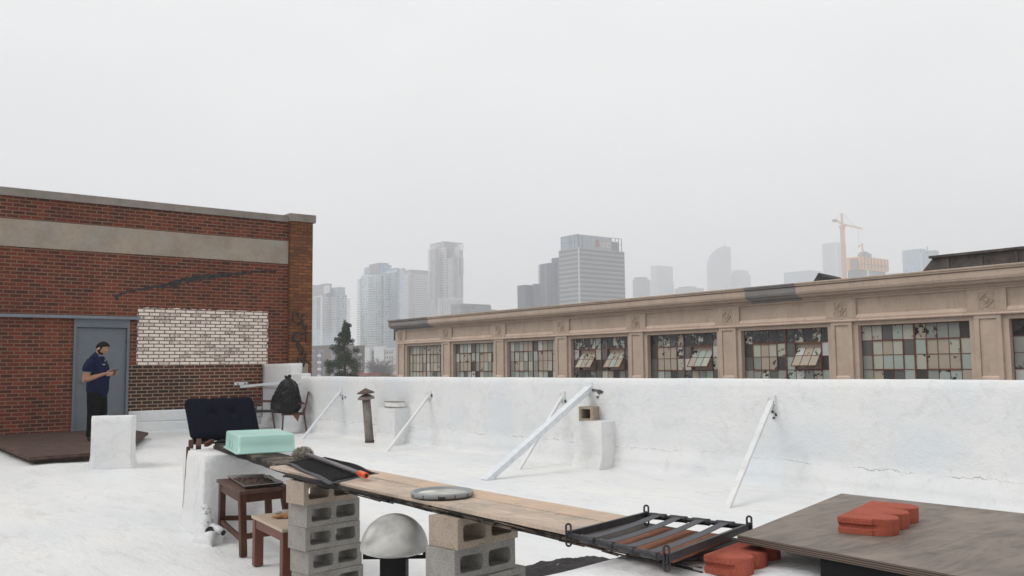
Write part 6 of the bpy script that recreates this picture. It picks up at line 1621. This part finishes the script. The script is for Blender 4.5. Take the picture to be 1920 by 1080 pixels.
for s_, sy in (('r', -1), ('l', 1)):
    base = hands[s_]
    for k in range(4):
        L_ = (.030, .034, .032, .025)[k]; fn = {}; fe = []
        p = base + Vector((.005, 0, -.018 + .0)) + Vector((0, 0, (1.5 - k) * .019)) + Vector((0, sy * .006, 0))
        fn['a'] = (p - Vector((.03, 0, 0)), .0095, .0095); fn['b'] = (p, .0095, .0095); fn['c'] = (p + Vector((L_, -sy * .006, .004)), .0088, .0088); fn['d'] = (p + Vector((L_ * 1.7, -sy * .022, .010)), .008, .008); fn['e'] = (p + Vector((L_ * 1.75, -sy * .040, .014)), .007, .007)
        fing.append(skin_mesh(fn, [('a', 'b'), ('b', 'c'), ('c', 'd'), ('d', 'e')], 1))
    tb = {'a': (base + Vector((-.035, -sy * .012, .012)), .012, .012), 'b': (base + Vector((-.005, -sy * .02, .036)), .011, .011), 'c': (base + Vector((.022, -sy * .022, .052)), .010, .010), 'd': (base + Vector((.042, -sy * .016, .056)), .0085, .0085)}
    fing.append(skin_mesh(tb, [('a', 'b'), ('b', 'c'), ('c', 'd')], 1))
def headf(q, n_):
    # narrow jaw, flat face
    if n_.z < 0: q.y *= 1 + n_.z * .28; q.x = q.x * (1 + n_.z * .10) + .012 * -n_.z
    if n_.x > .6: q.x -= (n_.x - .6) * .02
    return q
hd_ = ell(hp(0, 0, .0), (.102, .078, .122), (0, HT, 0), 4, headf)
face = [hd_, ell(hp(.105, 0, -.012), (.017, .014, .024), (0, HT - .3, 0), 2), ell(hp(.092, 0, .026), (.016, .05, .014), (0, HT, 0), 2), ell(hp(.092, 0, -.058), (.012, .026, .007), (0, HT, 0), 2), ell(hp(.092, 0, -.072), (.012, .022, .007), (0, HT, 0), 2),
        ell(hp(.074, 0, -.098), (.022, .03, .02), (0, HT, 0), 2), ell(hp(-.008, -.082, -.004), (.018, .009, .031), (0, HT + .15, 0), 2), ell(hp(-.008, .082, -.004), (.018, .009, .031), (0, HT + .15, 0), 2), ell(hp(.084, -.032, .008), (.010, .013, .008), (0, HT, 0), 2), ell(hp(.084, .032, .008), (.010, .013, .008), (0, HT, 0), 2)]
allb = fuse([body] + fing + face, .0055, 3)
pchild(allb, 'body', 'skin')
# hair cap: upper and rear shell of the skull
def hairf(q, n_): return q
b = bmesh.new(); bmesh.ops.create_icosphere(b, subdivisions=5, radius=1); hm = Matrix.Rotation(HT, 3, 'Y')
dl = []
for v in b.verts:
    n_ = v.co.copy(); q = headf(Vector((n_.x * .108, n_.y * .084, n_.z * .134)), n_)
    keep = n_.z > (.66 if n_.x > .55 else (.10 + 1.0 * n_.x if n_.x > 0 else .12 + .75 * n_.x))
    q *= 1 + .035 * mn.noise(n_ * 9) + .02 * max(0, n_.z)
    if n_.x > .1 and n_.z > .5: q += Vector((.014, 0, .014)) * min(1, n_.x * 2)
    v.co = hc + hm @ q
    if not keep: dl.append(v)
bmesh.ops.delete(b, geom=dl, context='VERTS')
me = bpy.data.meshes.new('hair'); b.to_mesh(me); b.free(); o = pchild(me, 'hair', 'hair'); sl = o.modifiers.new('solid', 'SOLIDIFY'); sl.thickness = .012; sl.offset = -1
for p in me.polygons: p.use_smooth = True
# beard
b = bmesh.new(); bmesh.ops.create_icosphere(b, subdivisions=5, radius=1); dl = []
for v in b.verts:
    n_ = v.co.copy(); q = headf(Vector((n_.x * .108, n_.y * .083, n_.z * .131)), n_)
    if n_.z < -.5 and n_.x > 0: q += Vector((.010, 0, -.008))
    q *= 1 + .02 * mn.noise(n_ * 14)
    ok = (n_.z < -.28 and n_.x > -.05) or (n_.z < .40 and -.12 < n_.x < .34 and abs(n_.y) > .5)
    if n_.x > .78 and n_.z > -.62 and abs(n_.y) < .26: ok = -.40 < n_.z < -.33
    if n_.z < -.93: ok = n_.x > .0
    v.co = hc + hm @ q
    if not ok: dl.append(v)
bmesh.ops.delete(b, geom=dl, context='VERTS'); me = bpy.data.meshes.new('beard'); b.to_mesh(me); b.free(); o = pchild(me, 'beard', 'hair'); sl = o.modifiers.new('solid', 'SOLIDIFY'); sl.thickness = .01; sl.offset = -1
for sy in (-1, 1): pchild(ell(hp(.094, sy * .032, .026), (.006, .019, .004), (0, HT, 0), 2), 'eyebrow', 'hair')
pchild(ell(hp(-.004, -.095, -.006), (.009, .006, .010), (0, HT, 0), 2), 'earbud', 'white')
# polo shirt
SN = {}; SE = []
def sn(n, p, rx, ry, link=None):
    SN[n] = (Vector(p), rx, ry)
    if link: SE.append((link, n))
sn('a', (.012, 0, 1.08), .178, .185); sn('hem', (-.002, 0, .96), .184, .195, 'a'); sn('hem2', (-.004, 0, .90), .186, .198, 'hem'); sn('b', (.028, 0, 1.16), .178, .185, 'a'); sn('c', (.005, 0, 1.30), .158, .195, 'b'); sn('d', (-.02, 0, 1.40), .115, .165, 'c'); sn('e', (-.012, 0, 1.462), .078, .082, 'd')
for s_, sy in (('r', -1), ('l', 1)):
    sn('s' + s_, (-.035, sy * .195, 1.372), .086, .086, 'd'); sn('t' + s_, (-.05, sy * .225, 1.30), .084, .084, 's' + s_); sn('u' + s_, (-.058, sy * .235, 1.262), .086, .086, 't' + s_)
sh_ = fuse([skin_mesh(SN, SE, 2)], .009, 2)
for v in sh_.vertices:
    n3 = mn.fractal(Vector((v.co.x * 7, v.co.y * 7, v.co.z * 5)), 1, 2, 3); v.co += v.normal * n3 * .007
pchild(sh_, 'polo_shirt', 'polo')
# collar, sleeve trims, buttons, small emblem
def ringmesh(c, r, ax_, th, flat=.6, tilt=0):
    b = MB(); pts = []
    z_ = Vector(ax_).normalized(); x_ = z_.cross(Vector((0, 1, .01))).normalized(); y_ = z_.cross(x_)
    for i in range(25): an = 2 * math.pi * i / 24; pts.append(Vector(c) + x_ * math.cos(an) * r[0] + y_ * math.sin(an) * r[1])
    b.tube(pts, th, 8, flat=flat); me = bpy.data.meshes.new('t'); b.bm.to_mesh(me); b.bm.free(); return me
pchild(fuse([ringmesh((-.005, 0, 1.482), (.074, .076), (-.25, 0, 1), .016), ringmesh((-.0, 0, 1.465), (.084, .086), (-.3, 0, 1), .014)], .006, 1), 'collar', 'collar')
for sy in (-1, 1): pchild(ringmesh((-.066, sy * .245, 1.205), (.076, .076), (.05, sy * -.08, 1), .008), 'sleeve_trim', 'trim')
b = MB(); b.box(.118, .128, -.01, .01, 1.36, 1.44); 
me = bpy.data.meshes.new('t'); b.bm.to_mesh(me); b.bm.free()
pl_ = pchild(ell((.118, 0, 1.395), (.012, .011, .045), (0, .45, 0), 2), 'placket', 'trim')
em = MB(); em.box(-.003, .003, -.022, .022, -.004, .004); me = bpy.data.meshes.new('t'); em.bm.to_mesh(me); em.bm.free(); o = pchild(me, 'chest_emblem', 'white'); o.location = (.150, -.085, 1.335); o.rotation_euler = (0, 0, rad(-28))
# trousers
TN = {'p': (Vector((-.012, 0, .93)), .150, .165), 'p2': (Vector((-.012, 0, .86)), .155, .172)}; TE = [('p', 'p2')]
for s_, sy in (('r', -1), ('l', 1)):
    for n_, p_, r_ in (('h', (-.008, sy * .082, .80), .128), ('k', (.02 * sy + .005, sy * .10, .50), .098), ('c', (-.015 + .02 * sy, sy * .112, .34), .072), ('a', (-.035 + .02 * sy, sy * .112, .12), .062)): TN[n_ + s_] = (Vector(p_), r_, r_)
    TE += [('p2', 'h' + s_), ('h' + s_, 'k' + s_), ('k' + s_, 'c' + s_), ('c' + s_, 'a' + s_)]
pchild(fuse([skin_mesh(TN, TE, 2)], .010, 2), 'trousers', 'trousers')
for sy in (-1, 1): pchild(fuse([ell((.055 + .02 * sy, sy * .12, .045), (.135, .052, .045), (0, 0, 0), 3), ell((-.03 + .02 * sy, sy * .115, .07), (.055, .046, .06), (0, 0, 0), 2)], .008, 2), 'shoe', 'sblack')
b = MB(); b.tube([Vector((.120, -.11, 1.155)) + Vector((0, math.cos(a_) * .036, math.sin(a_) * .036)) for a_ in [2 * math.pi * i / 14 for i in range(15)]], .006, 6); me = bpy.data.meshes.new('t'); b.bm.to_mesh(me); b.bm.free(); pchild(me, 'wrist_band', 'sblack')
# phone
R3 = Matrix.Rotation(prot, 3, 'Z'); pp = PO + R3 @ Vector((.300, -.012, 1.228))
ph = MB().box(-.075, .075, -.037, .037, -.005, .005).build('smartphone', 'phone', origin=(0, 0, 0), bevel=.004)
ph.location = pp; ph.rotation_euler = (0, rad(-16), prot); tag(ph, 'dark smartphone held in both hands by the person', 'phone')
